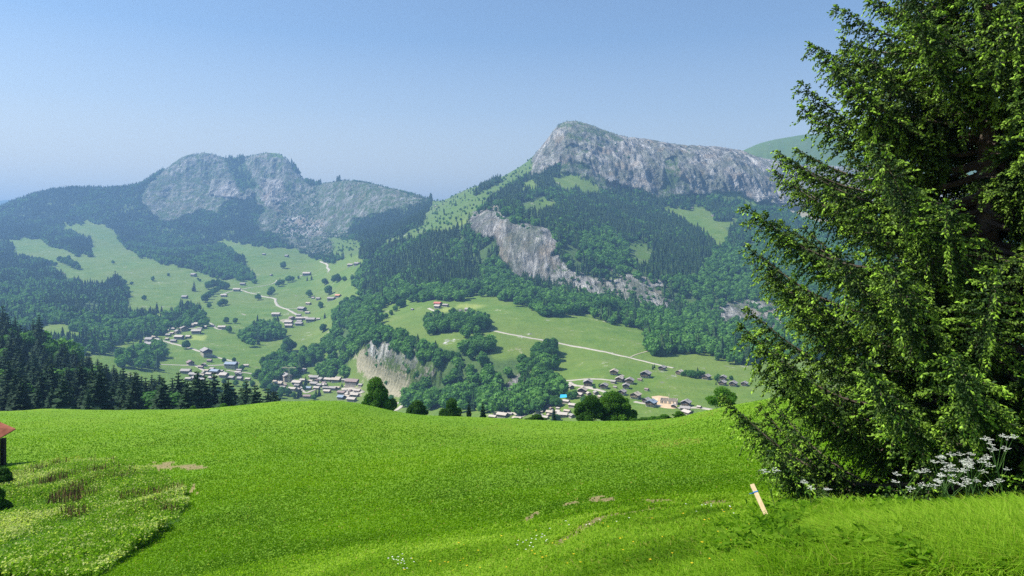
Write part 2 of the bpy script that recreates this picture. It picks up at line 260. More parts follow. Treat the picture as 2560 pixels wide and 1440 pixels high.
# ------------------------------------------------------------------ ground cover drawn on the land: polygons (photo columns and rows)
MEADOW, CON, BRO, MIX, ROCK, RWOOD, SCRUB, SCREE, EARTH, HAY, RSHRUB, PALE, GROCK = range(13)
def P(s): 
    q = [float(t) for t in s.replace(',', ' ').split()]; return np.array(q).reshape(-1, 2)
PAINT = [
 (CON, '-600 300 1084 300 1084 508 1060 540 960 600 925 640 905 640 860 640 830 655 790 640 740 620 640 612 520 588 500 640 560 690 440 660 330 626 300 605 276 565 212 543 205 556 170 560 145 550 165 575 225 600 232 638 170 628 100 600 60 590 20 600 40 640 -600 640'),
 (RWOOD, '372 462 440 380 560 370 700 365 775 465 720 520 700 560 670 590 640 560 560 545 510 520 470 540 420 560 380 530 350 500'),
 (CON, '600 470 660 520 640 570 700 600 560 600 490 590 540 540'),
 (MIX, '330 600 420 560 520 590 600 640 640 700 560 690 440 660 340 630'),
 (RWOOD, '770 465 880 440 1080 480 1070 500 1040 515 960 535 890 545 870 580 900 600 890 640 800 640 740 620 690 600 680 580 720 520'),
 (RWOOD, '860 455 930 470 985 495 985 530 900 535 880 520 920 500'),
 (RSHRUB, '700 545 760 540 830 560 800 590 720 590 690 580'),
 (GROCK, '380 480 420 475 430 500 420 530 400 540 375 510'),
 (GROCK, '400 430 440 385 548 375 560 398 600 392 690 372 745 430 750 455 690 430 640 420 560 420 520 410 470 410 420 440'),
 (ROCK, '520 455 600 450 640 480 620 500 540 490'), (ROCK, '650 450 700 445 720 480 690 530 660 500'),
 (SCRUB, '665 378 690 374 712 388 690 392'),
 (CON, '560 400 600 394 640 460 620 490 585 450'),
 (CON, '900 545 1020 520 1080 500 1080 515 1050 555 960 600 910 640 870 610 880 570'),
 (SCRUB, '1078 512 1100 490 1340 380 1330 430 1300 450 1240 500 1170 545 1100 585 1000 600 930 640 960 600 1050 555 1076 520'),
 (CON, '1178 480 1250 445 1250 451 1190 478'),
 (SCRUB, '820 590 900 600 900 640 830 640'),
 (MIX, '-600 640 30 640 95 652 180 700 262 716 288 688 312 706 318 776 400 790 440 775 480 755 500 770 515 800 480 805 410 815 400 830 350 845 300 850 268 866 215 880 150 900 -600 980'),
 (MEADOW, '82 808 110 800 165 802 214 826 200 846 150 842 110 838 90 830'),
 (BRO, '300 880 345 868 372 860 400 850 420 860 418 878 380 900 400 915 345 905 300 900'),
 (BRO, '490 640 555 640 610 665 640 700 612 698 540 680 500 665'),
 (BRO, '600 830 640 806 690 800 704 812 700 836 655 848 625 858 605 846'),
 (BRO, '655 915 690 882 750 884 795 860 830 830 832 780 880 750 905 735 885 700 905 660 950 620 1010 595 1095 580 1160 562 1225 600 1260 640 1290 700 1330 762 1280 742 1235 728 1200 724 1150 740 1100 738 1050 742 1000 738 960 752 945 775 955 790 945 806 1000 838 1050 852 1110 872 1148 872 1160 850 1200 843 1232 850 1236 872 1225 890 1290 902 1340 930 1400 950 1404 975 1340 1010 1250 1014 1100 1000 1010 1010 985 975 900 905 885 880 870 905 862 940 800 930 790 905 760 922 700 932 660 945'),
 (CON, '905 700 905 660 950 620 1010 595 1095 580 1160 562 1225 600 1260 640 1290 700 1240 700 1150 700 1060 710 1000 715 950 735 905 740'),
 (MEADOW, '780 900 800 880 850 860 860 868 835 885 800 905'),
 (MEADOW, '730 930 755 915 785 918 790 938 740 940'),
 (SCRUB, '1220 640 1260 640 1330 660 1400 700 1330 690 1290 690'),
 (EARTH, '885 890 905 868 960 905 1030 930 1050 950 1000 990 970 985 900 930'),
 (RSHRUB, '905 868 935 842 990 862 1060 900 1110 935 1060 950 1000 925 940 905'),
 (RSHRUB, '1270 950 1300 930 1310 945 1280 985 1262 1000'),
 (BRO, '1060 800 1090 780 1150 775 1215 785 1222 815 1200 830 1130 828 1080 825'),
 (BRO, '1326 890 1345 865 1375 852 1390 860 1393 890 1375 908 1345 912'),
 (MIX, '1170 545 1240 490 1300 450 1330 425 1380 405 1440 400 1500 450 1560 462 1640 490 1720 485 1800 490 1900 515 2100 530 3200 540 3200 880 1900 885 1840 890 1800 880 1740 870 1640 872 1620 850 1600 806 1560 800 1500 785 1420 770 1390 782 1330 765 1285 735 1290 690'),
 (CON, '1200 520 1250 480 1310 440 1350 425 1500 445 1560 465 1640 490 1700 500 1780 560 1890 620 1780 660 1700 700 1620 690 1560 650 1460 600 1400 590 1340 560 1280 520'),
 (SCRUB, '1450 590 1500 570 1530 600 1480 660 1440 640'),
 (SCRUB, '1300 500 1350 480 1380 500 1350 530 1310 530'), (SCRUB, '1560 600 1600 590 1640 630 1620 665 1580 650'), (BRO, '1440 590 1520 560 1560 600 1600 680 1560 690 1480 660'), (BRO, '1200 650 1260 640 1300 700 1360 720 1480 750 1600 780 1760 800 1780 860 1640 860 1600 800 1420 770 1330 762 1285 735 1200 715'),
 (BRO, '1780 620 1900 600 2100 600 2100 860 1900 870 1760 860 1700 800 1740 700'),
 (CON, '1780 500 1830 510 1830 540 1800 560 1780 560'),
 (MEADOW, '1378 440 1410 425 1460 440 1500 470 1502 488 1450 478 1400 466 1382 455'),
 (MEADOW, '1304 450 1330 438 1340 465 1310 480 1300 470'),
 (MEADOW, '1345 500 1380 490 1400 510 1370 530'),
 (MEADOW, '1655 505 1700 515 1745 512 1778 525 1790 545 1840 545 1842 560 1810 570 1818 590 1815 616 1780 600 1760 575 1720 560 1690 540 1660 530'),
 (RSHRUB, '1165 560 1180 535 1250 495 1262 545 1330 555 1382 575 1400 612 1380 640 1450 640 1560 680 1640 700 1700 735 1705 770 1650 775 1560 735 1480 740 1400 715 1330 700 1288 690 1245 640 1240 600 1190 580'),
 (ROCK, '1172 565 1180 540 1215 515 1240 530 1262 560 1330 580 1365 600 1375 640 1370 665 1400 680 1390 695 1330 688 1290 662 1248 632 1240 590 1200 580'), (MIX, '1400 600 1470 650 1560 690 1520 700 1440 680 1395 650'), (RSHRUB, '1480 700 1560 705 1640 740 1620 760 1540 742'), (MIX, '1640 715 1700 730 1712 780 1668 776 1690 750'),
 (RSHRUB, '1770 770 1860 740 1960 760 1960 830 1880 820 1800 810'),
 (ROCK, '1320 440 1335 395 1350 362 1385 310 1412 290 1460 290 1530 330 1860 365 1905 390 2100 400 3200 420 3200 515 2050 525 1960 520 1880 500 1830 478 1760 486 1710 490 1640 492 1575 470 1530 466 1500 440 1440 404 1400 404 1370 425'),
 (RWOOD, '1400 402 1440 400 1500 440 1535 462 1510 480 1450 440 1400 430'),
 (RWOOD, '1640 490 1665 400 1690 395 1700 440 1730 490'),
 (GROCK, '1395 312 1410 296 1445 296 1530 330 1560 350 1520 372 1450 360 1410 350'), (GROCK, '1400 370 1440 362 1470 380 1440 396'),
 (SCREE, '1835 480 1900 495 1990 535 2050 560 2100 560 2000 520'),
 (SCREE, '1520 450 1560 462 1545 475 1525 468'),
 (HAY, '1090 779 1165 760 1216 762 1180 775 1150 772 1105 786'),
 (HAY, '482 842 520 838 514 852 476 852'),
 (SCREE, '702 795 728 792 740 800 712 806'),
 (PALE, '690 945 705 938 725 945 722 958 700 966'), (PALE, '860 962 905 962 905 990 880 985'),
 (PALE, '1640 1000 1665 994 1692 1000 1690 1012 1650 1012'),
]
RX0, RY0, RSC = -600, 280, 0.5
RW, RH = int(3800 * RSC), int(900 * RSC)
raster = np.zeros((RH, RW), np.int8)
ggx, ggy = np.meshgrid((np.arange(RW) + .5) / RSC + RX0, (np.arange(RH) + .5) / RSC + RY0)
def inpoly(x, y, p):
    c = np.zeros(x.shape, bool); n = len(p)
    for i in range(n):
        x1, y1 = p[i]; x2, y2 = p[(i + 1) % n]
        if y1 == y2: continue
        c ^= ((y1 > y) != (y2 > y)) & (x < (x2 - x1) * (y - y1) / (y2 - y1) + x1)
    return c
wx = ggx + 7 * noise(ggx / 16, ggy / 16, seed=21) + 3 * noise(ggx / 6, ggy / 6, seed=22)
wy = ggy + 5 * noise(ggx / 16, ggy / 16, seed=23) + 2 * noise(ggx / 6, ggy / 6, seed=24)
for c, s in PAINT:
    p = P(s); x0, y0 = p.min(0) - 14; x1, y1 = p.max(0) + 14
    i0 = max(0, int((x0 - RX0) * RSC)); i1 = min(RW, int((x1 - RX0) * RSC) + 1); j0 = max(0, int((y0 - RY0) * RSC)); j1 = min(RH, int((y1 - RY0) * RSC) + 1)
    if i1 <= i0 or j1 <= j0: continue
    mk = inpoly(wx[j0:j1, i0:i1], wy[j0:j1, i0:i1], p); sub = raster[j0:j1, i0:i1]; sub[mk] = c
def cls(px, py):
    i = np.clip(((px - RX0) * RSC).astype(int), 0, RW - 1); j = np.clip(((py - RY0) * RSC).astype(int), 0, RH - 1)
    return raster[j, i]
YS = HZ - Z / RR * F_PX                                   # photo row of every ground point
far = RR > 140
C = np.where(far & (RR < 5000), cls(PX[None, :] + 0 * RR, YS), 0)
C = np.where((RR > 2720) & (PX[None, :] > 1780), np.where(YS > 0, SCRUB, 0), C)
C = np.where(RR > 5000, CON, C); C = np.where((RR > 150) & (RR < 450) & (PX[None, :] < 700), CON, C)
def msk(*cs):
    m = np.zeros(C.shape)
    for c in cs: m[C == c] = 1
    for _ in range(2):
        m[1:-1] = (m[:-2] + 2*m[1:-1] + m[2:]) / 4; m[:, 1:-1] = (m[:, :-2] + 2*m[:, 1:-1] + m[:, 2:]) / 4
    return m
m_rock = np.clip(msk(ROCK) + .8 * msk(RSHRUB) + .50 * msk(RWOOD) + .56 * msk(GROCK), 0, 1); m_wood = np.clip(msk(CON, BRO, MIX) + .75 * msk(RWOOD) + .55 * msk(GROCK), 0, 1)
m_bare = np.clip(msk(SCREE, PALE) + .9 * msk(EARTH), 0, 1); m_hay = msk(HAY); m_scrub = np.clip(msk(SCRUB) + .8 * msk(RWOOD, GROCK, RSHRUB), 0, 1)
# relief: swells in the meadows, gullies and ledges in the rock
amp = np.clip((RR - 130) / 400, 0, 1)
Zb = Z + amp * (1 - m_rock) * (5 * fbm(X0 / 160, Y0 / 160, 4, 31) * np.clip(RR / 2000, .2, 1.2))
Zb += amp * (1 - m_rock) * 0.5 * fbm(X0 / 14, Y0 / 14, 2, 35)
near = np.clip(1 - (RR - 90) / 30, 0, 1)
Zb += near * np.clip(RR / 20, .15, 1) * (.22 * fbm(X0 / 6, Y0 / 6, 3, 41) + .35 * fbm(X0 / 22, Y0 / 22, 2, 45) * np.clip(RR / 40, 0, 1))
crestk = K - 6
cw = np.exp(-((RR - Dk[crestk][None, :]) / 60.0)**2)
Z = Z * cw + Zb * (1 - cw)
def zat(x, y):
    x = np.asarray(x, float); y = np.asarray(y, float); s = x / y
    i = np.interp(y, R, np.arange(len(R))); j = np.interp(s, S, np.arange(len(S)))
    i0 = np.clip(i.astype(int), 0, len(R) - 2); j0 = np.clip(j.astype(int), 0, len(S) - 2); fi = i - i0; fj = j - j0
    return (Z[i0, j0]*(1-fi) + Z[i0+1, j0]*fi)*(1-fj) + (Z[i0, j0+1]*(1-fi) + Z[i0+1, j0+1]*fi)*fj
YS = HZ - Z / RR * F_PX
def hit(px, py, dmin=140, dmax=1e9):
    """distance of the ground seen at a photo position"""
    px = np.atleast_1d(np.asarray(px, float)); py = np.atleast_1d(np.asarray(py, float))
    j = np.clip(np.interp(px, PX, np.arange(len(PX))).round().astype(int), 0, len(PX) - 1)
    r0 = np.searchsorted(R, dmin); r1 = min(len(R), np.searchsorted(R, dmax)); out = np.zeros(len(px)); step = 20000
    for a in range(0, len(px), step):
        y = YS[r0:r1, j[a:a+step]]; ok = y <= py[None, a:a+step]; f = np.argmax(ok, 0)
        none = ~ok.any(0); f1 = np.maximum(f, 1); q = np.arange(y.shape[1])
        ya, yb = y[f1-1, q], y[f1, q]; t = np.clip((ya - py[a:a+step]) / np.maximum(ya - yb, 1e-6), 0, 1)
        d = R[r0 + f1 - 1] * (1 - t) + R[r0 + f1] * t; d[none] = -1; out[a:a+step] = d
    return out
def world(px, D): return (px - CX) / F_PX * D
RUNMIN = np.minimum.accumulate(np.where(RR > 60, YS, 9999), axis=0)      # highest ground row seen so far along each column
def visible(x, y, ztop, slack=2):
    s = x / y; j = np.clip(np.interp(s, S, np.arange(len(S))).round().astype(int), 0, len(S)-1)
    i = np.clip(np.searchsorted(R, y) - 2, 0, len(R)-1)
    return (HZ - ztop / y * F_PX) < RUNMIN[i, j] + slack

# ------------------------------------------------------------------ ground objects
VX, VY, VZ = X0.copy(), Y0.copy(), Z.copy()
gw = np.clip(m_rock * 1.2, 0, 1) * np.clip((RR - 300) / 300, 0, 1)
big = ridged(X0 / 115 + VZ / 260, (VZ + .5*Y0) / 460, 4, 51); sml = ridged(X0 / 30 + VZ / 90, (VZ + .5*Y0) / 120, 3, 57); tin = noise(X0 / 9, VZ / 12, None, 61)
sc_d = np.clip(RR / 2300, .45, 1.3)
dy = gw * sc_d * (40 * big + 13 * sml + 4 * tin); keep = 1 - np.exp(-((RR - Dk[crestk][None, :]) / 25.0)**2) * .9
VY -= dy * keep
VZ += gw * sc_d * keep * 2.5 * noise(X0 / 12, Y0 / 12, None, 66)
Vall = np.stack([VX, VY, VZ], -1)
nr, nc = RR.shape
def grid_faces(r0, r1):
    i, j = np.meshgrid(np.arange(r0, r1), np.arange(nc - 1), indexing='ij'); a = (i - r0) * nc + j
    return np.stack([a, a + 1, a + nc + 1, a + nc], -1).reshape(-1, 4)
rsplit = int(np.searchsorted(R, 125))

# near field cover: worn soil, weeds, buttercups
NP_SOIL = [P('368 1163 400 1158 470 1160 530 1168 500 1174 430 1172 400 1180 385 1172'), P('1368 1370 1400 1350 1440 1328 1470 1309 1500 1292 1525 1286 1515 1301 1475 1324 1435 1352 1392 1374'),
           P('1500 1300 1520 1284 1580 1276 1650 1268 1645 1276 1590 1286 1530 1296'), P('1600 1245 1650 1248 1690 1258 1620 1256'), P('1750 1260 1800 1252 1870 1250 1885 1256 1820 1262 1760 1268'),
           P('1295 1384 1310 1375 1330 1362 1325 1375 1308 1388'), P('478 1215 490 1210 492 1232 480 1245'), P('455 1255 468 1250 465 1275 455 1270'), P('150 1236 200 1226 210 1234 160 1242'),
           P('1310 1300 1345 1278 1350 1284 1320 1306'), P('1460 1248 1530 1238 1540 1244 1470 1256'), P('1400 1262 1440 1256 1440 1262 1405 1268')]
NP_WEED = P('-600 1190 0 1195 60 1172 180 1156 290 1160 370 1172 400 1195 450 1225 470 1262 445 1300 410 1330 385 1350 330 1385 290 1420 240 1450 -600 1460')
NP_YEL = [P('1180 1066 1280 1062 1290 1076 1180 1076'), P('1480 1074 1600 1062 1720 1040 1830 1012 1820 1026 1700 1060 1580 1078 1490 1084'), P('40 1024 140 1021 140 1029 40 1030'),
          P('120 1146 200 1138 210 1150 110 1156'), P('1600 1110 1760 1090 1770 1104 1640 1124')]
nn = slice(0, rsplit + 1); jx = PX[None, :] + 0 * RR[nn]; jy = YS[nn]
jx = jx + 9 * noise(X0[nn] * 2.2, Y0[nn] * 2.2, seed=71) + 5 * noise(X0[nn] * 6, Y0[nn] * 6, seed=72); jy = jy + 5 * noise(X0[nn] * 2.5, Y0[nn] * 2.5, seed=73)
soil = np.zeros(jx.shape); weed = np.zeros(jx.shape); yel = np.zeros(jx.shape)
vis = YS[nn] <= np.minimum.accumulate(YS[nn], 0) + .5
for p in NP_SOIL: soil[inpoly(jx, jy, p) & vis] = 1
weed[inpoly(jx, jy, NP_WEED)] = 1
for p in NP_YEL: yel[inpoly(jx, jy, p) & vis] = 1

gm, nt, b = newmat('meadow_grass_ground')
n1 = tex_noise(nt, .35, 5, .6); n2 = tex_noise(nt, 5.0, 6, .75); n3 = tex_noise(nt, .06, 3, .5)
c = ramp(nt, n2, [(.28, (.055, .13, .003)), (.5, (.12, .245, .005)), (.72, (.20, .34, .010))])
c = mixc(nt, ramp(nt, n1, [(.35, (0, 0, 0)), (.7, (.6, .6, .6))]), c, (.14, .29, .008))
c = mixc(nt, ramp(nt, n3, [(.4, (0, 0, 0)), (.65, (.35, .35, .35))]), c, (.20, .32, .012))
mk = attr(nt, 'mask').outputs['Color']; sp = nt.nodes.new('ShaderNodeSeparateColor'); nt.links.new(mk, sp.inputs[0])
soilc = ramp(nt, n2, [(.3, (.14, .105, .04)), (.7, (.38, .31, .15))])
c = mixc(nt, mth(nt, 'MULTIPLY', sp.outputs[0], mth(nt, 'ADD', .45, n2), clamp=True), c, soilc)
c = mixc(nt, mth(nt, 'MULTIPLY', sp.outputs[1], .8), c, ramp(nt, n2, [(.3, (.015, .05, .006)), (.7, (.06, .16, .02))]))
nt.links.new(c, b.inputs['Base Color']); bump(nt, b, n2, .12)
mask = np.stack([soil, weed, yel, np.ones_like(soil)], -1)
ground = link('ground', npmesh('ground', Vall[:rsplit+1].reshape(-1, 3), grid_faces(0, rsplit), gm, True, {'mask': mask.reshape(-1, 4)}))
tag(ground, 'sunlit green meadow falling away from the viewer to a rounded crest', kind='structure')

hm, nt, b = newmat('hill_ground')
mk = attr(nt, 'cover').outputs['Color']; sp = nt.nodes.new('ShaderNodeSeparateColor'); nt.links.new(mk, sp.inputs[0])
hayf = attr(nt, 'hay').outputs['Fac']; scr = attr(nt, 'scrub').outputs['Fac']
nA = tex_noise(nt, .004, 5, .6); nB = tex_noise(nt, .03, 6, .7, dist=.4); nC = tex_noise(nt, .22, 5, .7); nH = tex_noise(nt, .5, 5, .7, vec=mapped(nt, .35, .9, 1.6))
gr = ramp(nt, nB, [(.3, (.075, .155, .018)), (.5, (.115, .200, .024)), (.7, (.165, .230, .040))])
gr = mixc(nt, ramp(nt, nA, [(.42, (0, 0, 0)), (.62, (.55, .55, .55))]), gr, (.17, .215, .05))
gr = mixc(nt, ramp(nt, nH, [(.50, (0, 0, 0)), (.72, (.45, .45, .45))]), gr, (.050, .110, .014))
gr = mixc(nt, mth(nt, 'MULTIPLY', scr, ramp(nt, nB, [(.35, (.15, .15, .15)), (.7, (.75, .75, .75))])), gr, (.055, .105, .028))
gr = mixc(nt, hayf, gr, (.27, .33, .075))
rv = tex_noise(nt, .03, 9, .74, vec=mapped(nt, 1.5, .5, .42), dist=.8); rs = tex_noise(nt, .12, 6, .72, vec=mapped(nt, 1.6, .4, .3), dist=.5); rl = tex_noise(nt, .012, 5, .65)
rk = ramp(nt, rv, [(.34, (.06, .07, .055)), (.44, (.24, .235, .21)), (.53, (.50, .485, .45)), (.63, (.82, .79, .74))])
rk = mixc(nt, ramp(nt, rs, [(.38, (.75, .75, .75)), (.48, (0, 0, 0))]), rk, (.07, .08, .07))
rk = mixc(nt, ramp(nt, rl, [(.45, (0, 0, 0)), (.6, (.7, .7, .7))]), rk, mixc(nt, nC, (.07, .12, .04), (.22, .23, .16)))
warm = ramp(nt, tex_noise(nt, .02, 3, .5), [(.55, (0, 0, 0)), (.66, (.5, .5, .5))]); rk = mixc(nt, warm, rk, (.48, .38, .27))
edge = mth(nt, 'ADD', sp.outputs[0], mth(nt, 'MULTIPLY', mth(nt, 'SUBTRACT', nB, .5), 2.6)); edge = mth(nt, 'ADD', edge, mth(nt, 'MULTIPLY', mth(nt, 'SUBTRACT', nC, .5), 1.6)); edge = ramp(nt, edge, [(.40, (0, 0, 0)), (.55, (1, 1, 1))])
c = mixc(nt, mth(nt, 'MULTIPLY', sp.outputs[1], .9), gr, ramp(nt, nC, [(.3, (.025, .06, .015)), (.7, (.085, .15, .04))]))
bare = ramp(nt, nC, [(.3, (.20, .175, .12)), (.7, (.50, .44, .33))])
be = ramp(nt, mth(nt, 'ADD', sp.outputs[2], mth(nt, 'MULTIPLY', mth(nt, 'SUBTRACT', nC, .5), 1.0)), [(.35, (0, 0, 0)), (.55, (1, 1, 1))])
rk = mixc(nt, mth(nt, 'MULTIPLY', sp.outputs[1], .62), rk, (.045, .075, .04)); c = mixc(nt, edge, c, rk); c = mixc(nt, mth(nt, 'MULTIPLY', be, .85), c, bare)
nt.links.new(c, b.inputs['Base Color'])
hb = mth(nt, 'ADD', mth(nt, 'MULTIPLY', nC, .6), mth(nt, 'MULTIPLY', mth(nt, 'MULTIPLY', rs, sp.outputs[0]), 9.0)); bump(nt, b, hb, 2.6)
sl = slice(rsplit, nr)
hills = link('hills', npmesh('hills', Vall[sl].reshape(-1, 3), grid_faces(rsplit, nr - 1), hm, False,
    {'cover': np.stack([m_rock, m_wood, m_bare, np.ones_like(m_rock)], -1)[sl].reshape(-1, 4), 'hay': m_hay[sl].ravel(), 'scrub': m_scrub[sl].ravel()}))
tag(hills, 'alpine valley slopes, meadows, woods floor and grey limestone mountains', kind='structure')

# ------------------------------------------------------------------ foliage meshes
def star_cone_tree(seed, tiers=6, k=8, rb=.19, jag=.55):
    g = np.random.default_rng(seed); v = []; f = []
    for i in range(tiers):
        t0 = i / tiers; zt = min(1.0, .08 + .92 * (t0 + 1.75 / tiers)); zb = .05 + .92 * t0; r = rb * (1 - t0) ** .85 * g.uniform(.85, 1.15)
        n = len(v); v.append((g.normal(0, .006), g.normal(0, .006), zt if i < tiers - 1 else 1.0)); off = g.uniform(0, 6.28)
        for j in range(k):
            a = off + 6.283 * j / k; rr = r * (1 if j % 2 else jag) * g.uniform(.8, 1.2)
            v.append((rr * math.cos(a), rr * math.sin(a), zb + (.0 if j % 2 else .05) + g.normal(0, .012)))
        for j in range(k): f.append((n, n + 1 + j, n + 1 + (j + 1) % k))
    return np.array(v), np.array(f)
def whorl_tree(seed, whorls=17, nb=9, rb=.20, bare=.03, seg=2):
    """spruce: every branch a pair of drooping, toothed sprays around a thin dark core"""
    g = np.random.default_rng(seed); v = []; f = []
    for i in range(whorls):
        t = (i + g.uniform(-.3, .3)) / whorls; t = max(0, t); z = bare + (1 - bare) * t ** .93
        for j in range(nb):
            a = 6.283 * (j + g.uniform(-.4, .4)) / nb + i * 1.3; r = (rb * (1 - t) ** .82 + .008) * g.uniform(.68, 1.18)
            dz = -r * g.uniform(.15, .55) + .02 * t; w = r * g.uniform(.26, .4)
            ca, sa = math.cos(a), math.sin(a); n = len(v)
            def pt(q, s, h): v.append((q * ca - s * sa, q * sa + s * ca, z + h))
            pt(0.0, 0, .035 * (1 - t) + .012); pt(r * .45, w, dz * .5 - .012); pt(r * .5, 0, dz * .35 + .022 * (1 - t)); pt(r * .45, -w, dz * .5 - .012); pt(r, 0, dz + .012)
            pt(r * .8, w * .55, dz * .95 - .012); pt(r * .8, -w * .55, dz * .95 - .012)
            f += [(n, n+1, n+2), (n, n+2, n+3), (n+1, n+5, n+2), (n+2, n+5, n+4), (n+3, n+2, n+6), (n+2, n+4, n+6)]
    n = len(v); kk = 6; v.append((0, 0, 1.0))
    for j in range(kk): v.append((rb * .33 * math.cos(j * 6.283 / kk), rb * .33 * math.sin(j * 6.283 / kk), bare + .03))
    for j in range(kk): f.append((n, n + 1 + j, n + 1 + (j + 1) % kk))
    return np.array(v), np.array(f)
def ico(sub=1):
    p = (1 + 5 ** .5) / 2
    v = [(-1,p,0),(1,p,0),(-1,-p,0),(1,-p,0),(0,-1,p),(0,1,p),(0,-1,-p),(0,1,-p),(p,0,-1),(p,0,1),(-p,0,-1),(-p,0,1)]
    f = [(0,11,5),(0,5,1),(0,1,7),(0,7,10),(0,10,11),(1,5,9),(5,11,4),(11,10,2),(10,7,6),(7,1,8),(3,9,4),(3,4,2),(3,2,6),(3,6,8),(3,8,9),(4,9,5),(2,4,11),(6,2,10),(8,6,7),(9,8,1)]
    v = [np.array(q) / np.linalg.norm(q) for q in v]
    for _ in range(sub):
        c = {}; nf = []
        def mid(a, b_):
            k = (min(a, b_), max(a, b_))
            if k not in c: m = v[a] + v[b_]; v.append(m / np.linalg.norm(m)); c[k] = len(v) - 1
            return c[k]
        for a, b_, d in f:
            x, y, z = mid(a, b_), mid(b_, d), mid(d, a); nf += [(a, x, z), (b_, y, x), (d, z, y), (x, y, z)]
        f = nf
    return np.array(v), np.array(f)
ICO1 = ico(1); ICO0 = ico(0)
def broad_tree(seed, n=160, leaf=.085, lobes=8, wide=.46, lr=1.0, low=.12, core=.80, reach=.55, spread=.55, airy=0.0, lowcore=False):
    """broadleaf crown, unit height: overlapping lobes covered with leaf clumps, gaps between them"""
    g = np.random.default_rng(seed); cs = []; rs = []
    for i in range(lobes):
        t = g.uniform(0, 1); a = g.uniform(0, 6.283); zc = low + .16 + (1 - low - .40) * t; rad = wide * reach * math.sqrt(max(.05, 1 - (1.5 * (t - .35)) ** 2)) * g.uniform(.5, 1.1)
        cs.append((rad * math.cos(a), rad * math.sin(a), zc)); rs.append(g.uniform(.17, .26) * (wide / .46) * lr)
    cs.append((0, 0, low + .42 * (1 - low))); rs.append(.27 * wide / .46); cs.append((g.normal(0, .05), g.normal(0, .05), .80)); rs.append(.19)
    cs = np.array(cs); rs = np.array(rs); P_ = []; N_ = []
    while len(P_) < n:
        i = g.choice(len(rs), p=rs ** 2 / (rs ** 2).sum()); d = g.normal(size=3); d /= np.linalg.norm(d)
        if d[2] < -.5 and g.random() < .7: continue
        p = cs[i] + d * rs[i] * g.uniform(.84 - airy, 1.1); q = np.linalg.norm(p - cs, axis=1) < rs * .82; q[i] = False
        if q.any() or p[2] < low * .6: continue
        P_.append(p); N_.append(d + g.normal(0, spread, 3))
    P_ = np.array(P_); N_ = np.array(N_); N_ /= np.linalg.norm(N_, axis=1)[:, None]
    up = g.normal(size=N_.shape); A = np.cross(N_, up); A /= np.linalg.norm(A, axis=1)[:, None]; B = np.cross(N_, A)
    sA = (leaf * g.uniform(.6, 1.3, len(A)))[:, None]; sB = (leaf * g.uniform(.5, 1.1, len(A)))[:, None]; bend = N_ * leaf * .25
    V = np.stack([P_ - A*sA - bend*.6, P_ - B*sB, P_ + A*sA*.8 - bend, P_ + B*sB + bend*.4], 1).reshape(-1, 3)
    i = np.arange(len(P_)) * 4; F = np.concatenate([np.stack([i, i+1, i+3], 1), np.stack([i+1, i+2, i+3], 1)])
    if core > 0:
        iv, if_ = ICO0 if lowcore else ICO1
        for c_, r_ in zip(cs, rs):
            F = np.concatenate([F, if_ + len(V)]); V = np.concatenate([V, c_ + iv * r_ * core * g.uniform(.85, 1.1, (len(iv), 1))])
    return V, F
def scatter_mesh(name, tmpls, pos, hgt, wid, tint, mat):
    """merge many trees into one mesh (woods too large to count)"""
    Vs = []; Fs = []; Ts = []; base = 0; which = RNG.integers(0, len(tmpls), len(pos)); ang = RNG.uniform(0, 6.283, len(pos))
    for t, (tv, tf) in enumerate(tmpls):
        q = np.where(which == t)[0]
        if not len(q): continue
        ca, sa = np.cos(ang[q])[:, None], np.sin(ang[q])[:, None]; w = wid[q][:, None]
        x = (tv[None, :, 0]*ca - tv[None, :, 1]*sa) * w + pos[q, 0:1]; y = (tv[None, :, 0]*sa + tv[None, :, 1]*ca) * w + pos[q, 1:2]; z = tv[None, :, 2] * hgt[q][:, None] + pos[q, 2:3]
        Vs.append(np.stack([x, y, z], -1).reshape(-1, 3)); Fs.append((tf[None] + (np.arange(len(q)) * len(tv))[:, None, None] + base).reshape(-1, 3))
        Ts.append(np.repeat(tint[q], len(tv))); base += len(q) * len(tv)
    return link(name, npmesh(name, np.concatenate(Vs), np.concatenate(Fs), mat, False, {'tint': np.concatenate(Ts)}))

M_spruce = leafmat('spruce_needles', (.012, .036, .014), (.028, .072, .024), (.070, .125, .028), trans=.12, scale=.15)
M_broad = leafmat('beech_leaves', (.042, .130, .024), (.115, .265, .046), (.21, .40, .07), trans=.28, scale=.06, nscale=.8)
M_near = leafmat('dark_leaves', (.028, .085, .006), (.085, .20, .012), (.22, .39, .025), trans=.3, scale=.9, nscale=1.2)
M_bright = leafmat('light_leaves', (.045, .13, .012), (.10, .24, .02), (.18, .34, .03), trans=.35, scale=.9, nscale=1.2)
M_bark = simple('bark', (.05, .038, .028), (.16, .13, .10), 3, bmp=.05)

# ------------------------------------------------------------------ scatter of the woods over the slopes
dens = {CON: (1/62., .93), BRO: (1/85., .06), MIX: (1/72., .55), RWOOD: (1/80., .8), SCRUB: (1/900., .3), ROCK: (1/800., .6), RSHRUB: (1/100., .2), EARTH: (1/700., .1), SCREE: (1/2500., .6), GROCK: (1/105., .85)}
NS = 1500000
smin, smax = (-340 - CX) / F_PX, (2760 - CX) / F_PX
ss = RNG.uniform(smin, smax, NS); dd = np.sqrt(RNG.uniform(440.**2, 3760.**2, NS)); area_per = (smax - smin) * (3760.**2 - 440.**2) / 2 / NS
x = ss * dd; y = dd; z = zat(x, y); c = cls(CX + ss * F_PX, HZ - (z + np.where(y > 2400, 6, 9)) / y * F_PX)
pr = np.zeros(NS)
for k_, (dn, fc) in dens.items(): pr[c == k_] = dn * area_per
okk = (RNG.random(NS) < pr * (0.3 + 1.1 * (fbm(x / 38, y / 38, 2, 81) > np.where(c == CON, -.38, -.16)))) & (c != MEADOW)
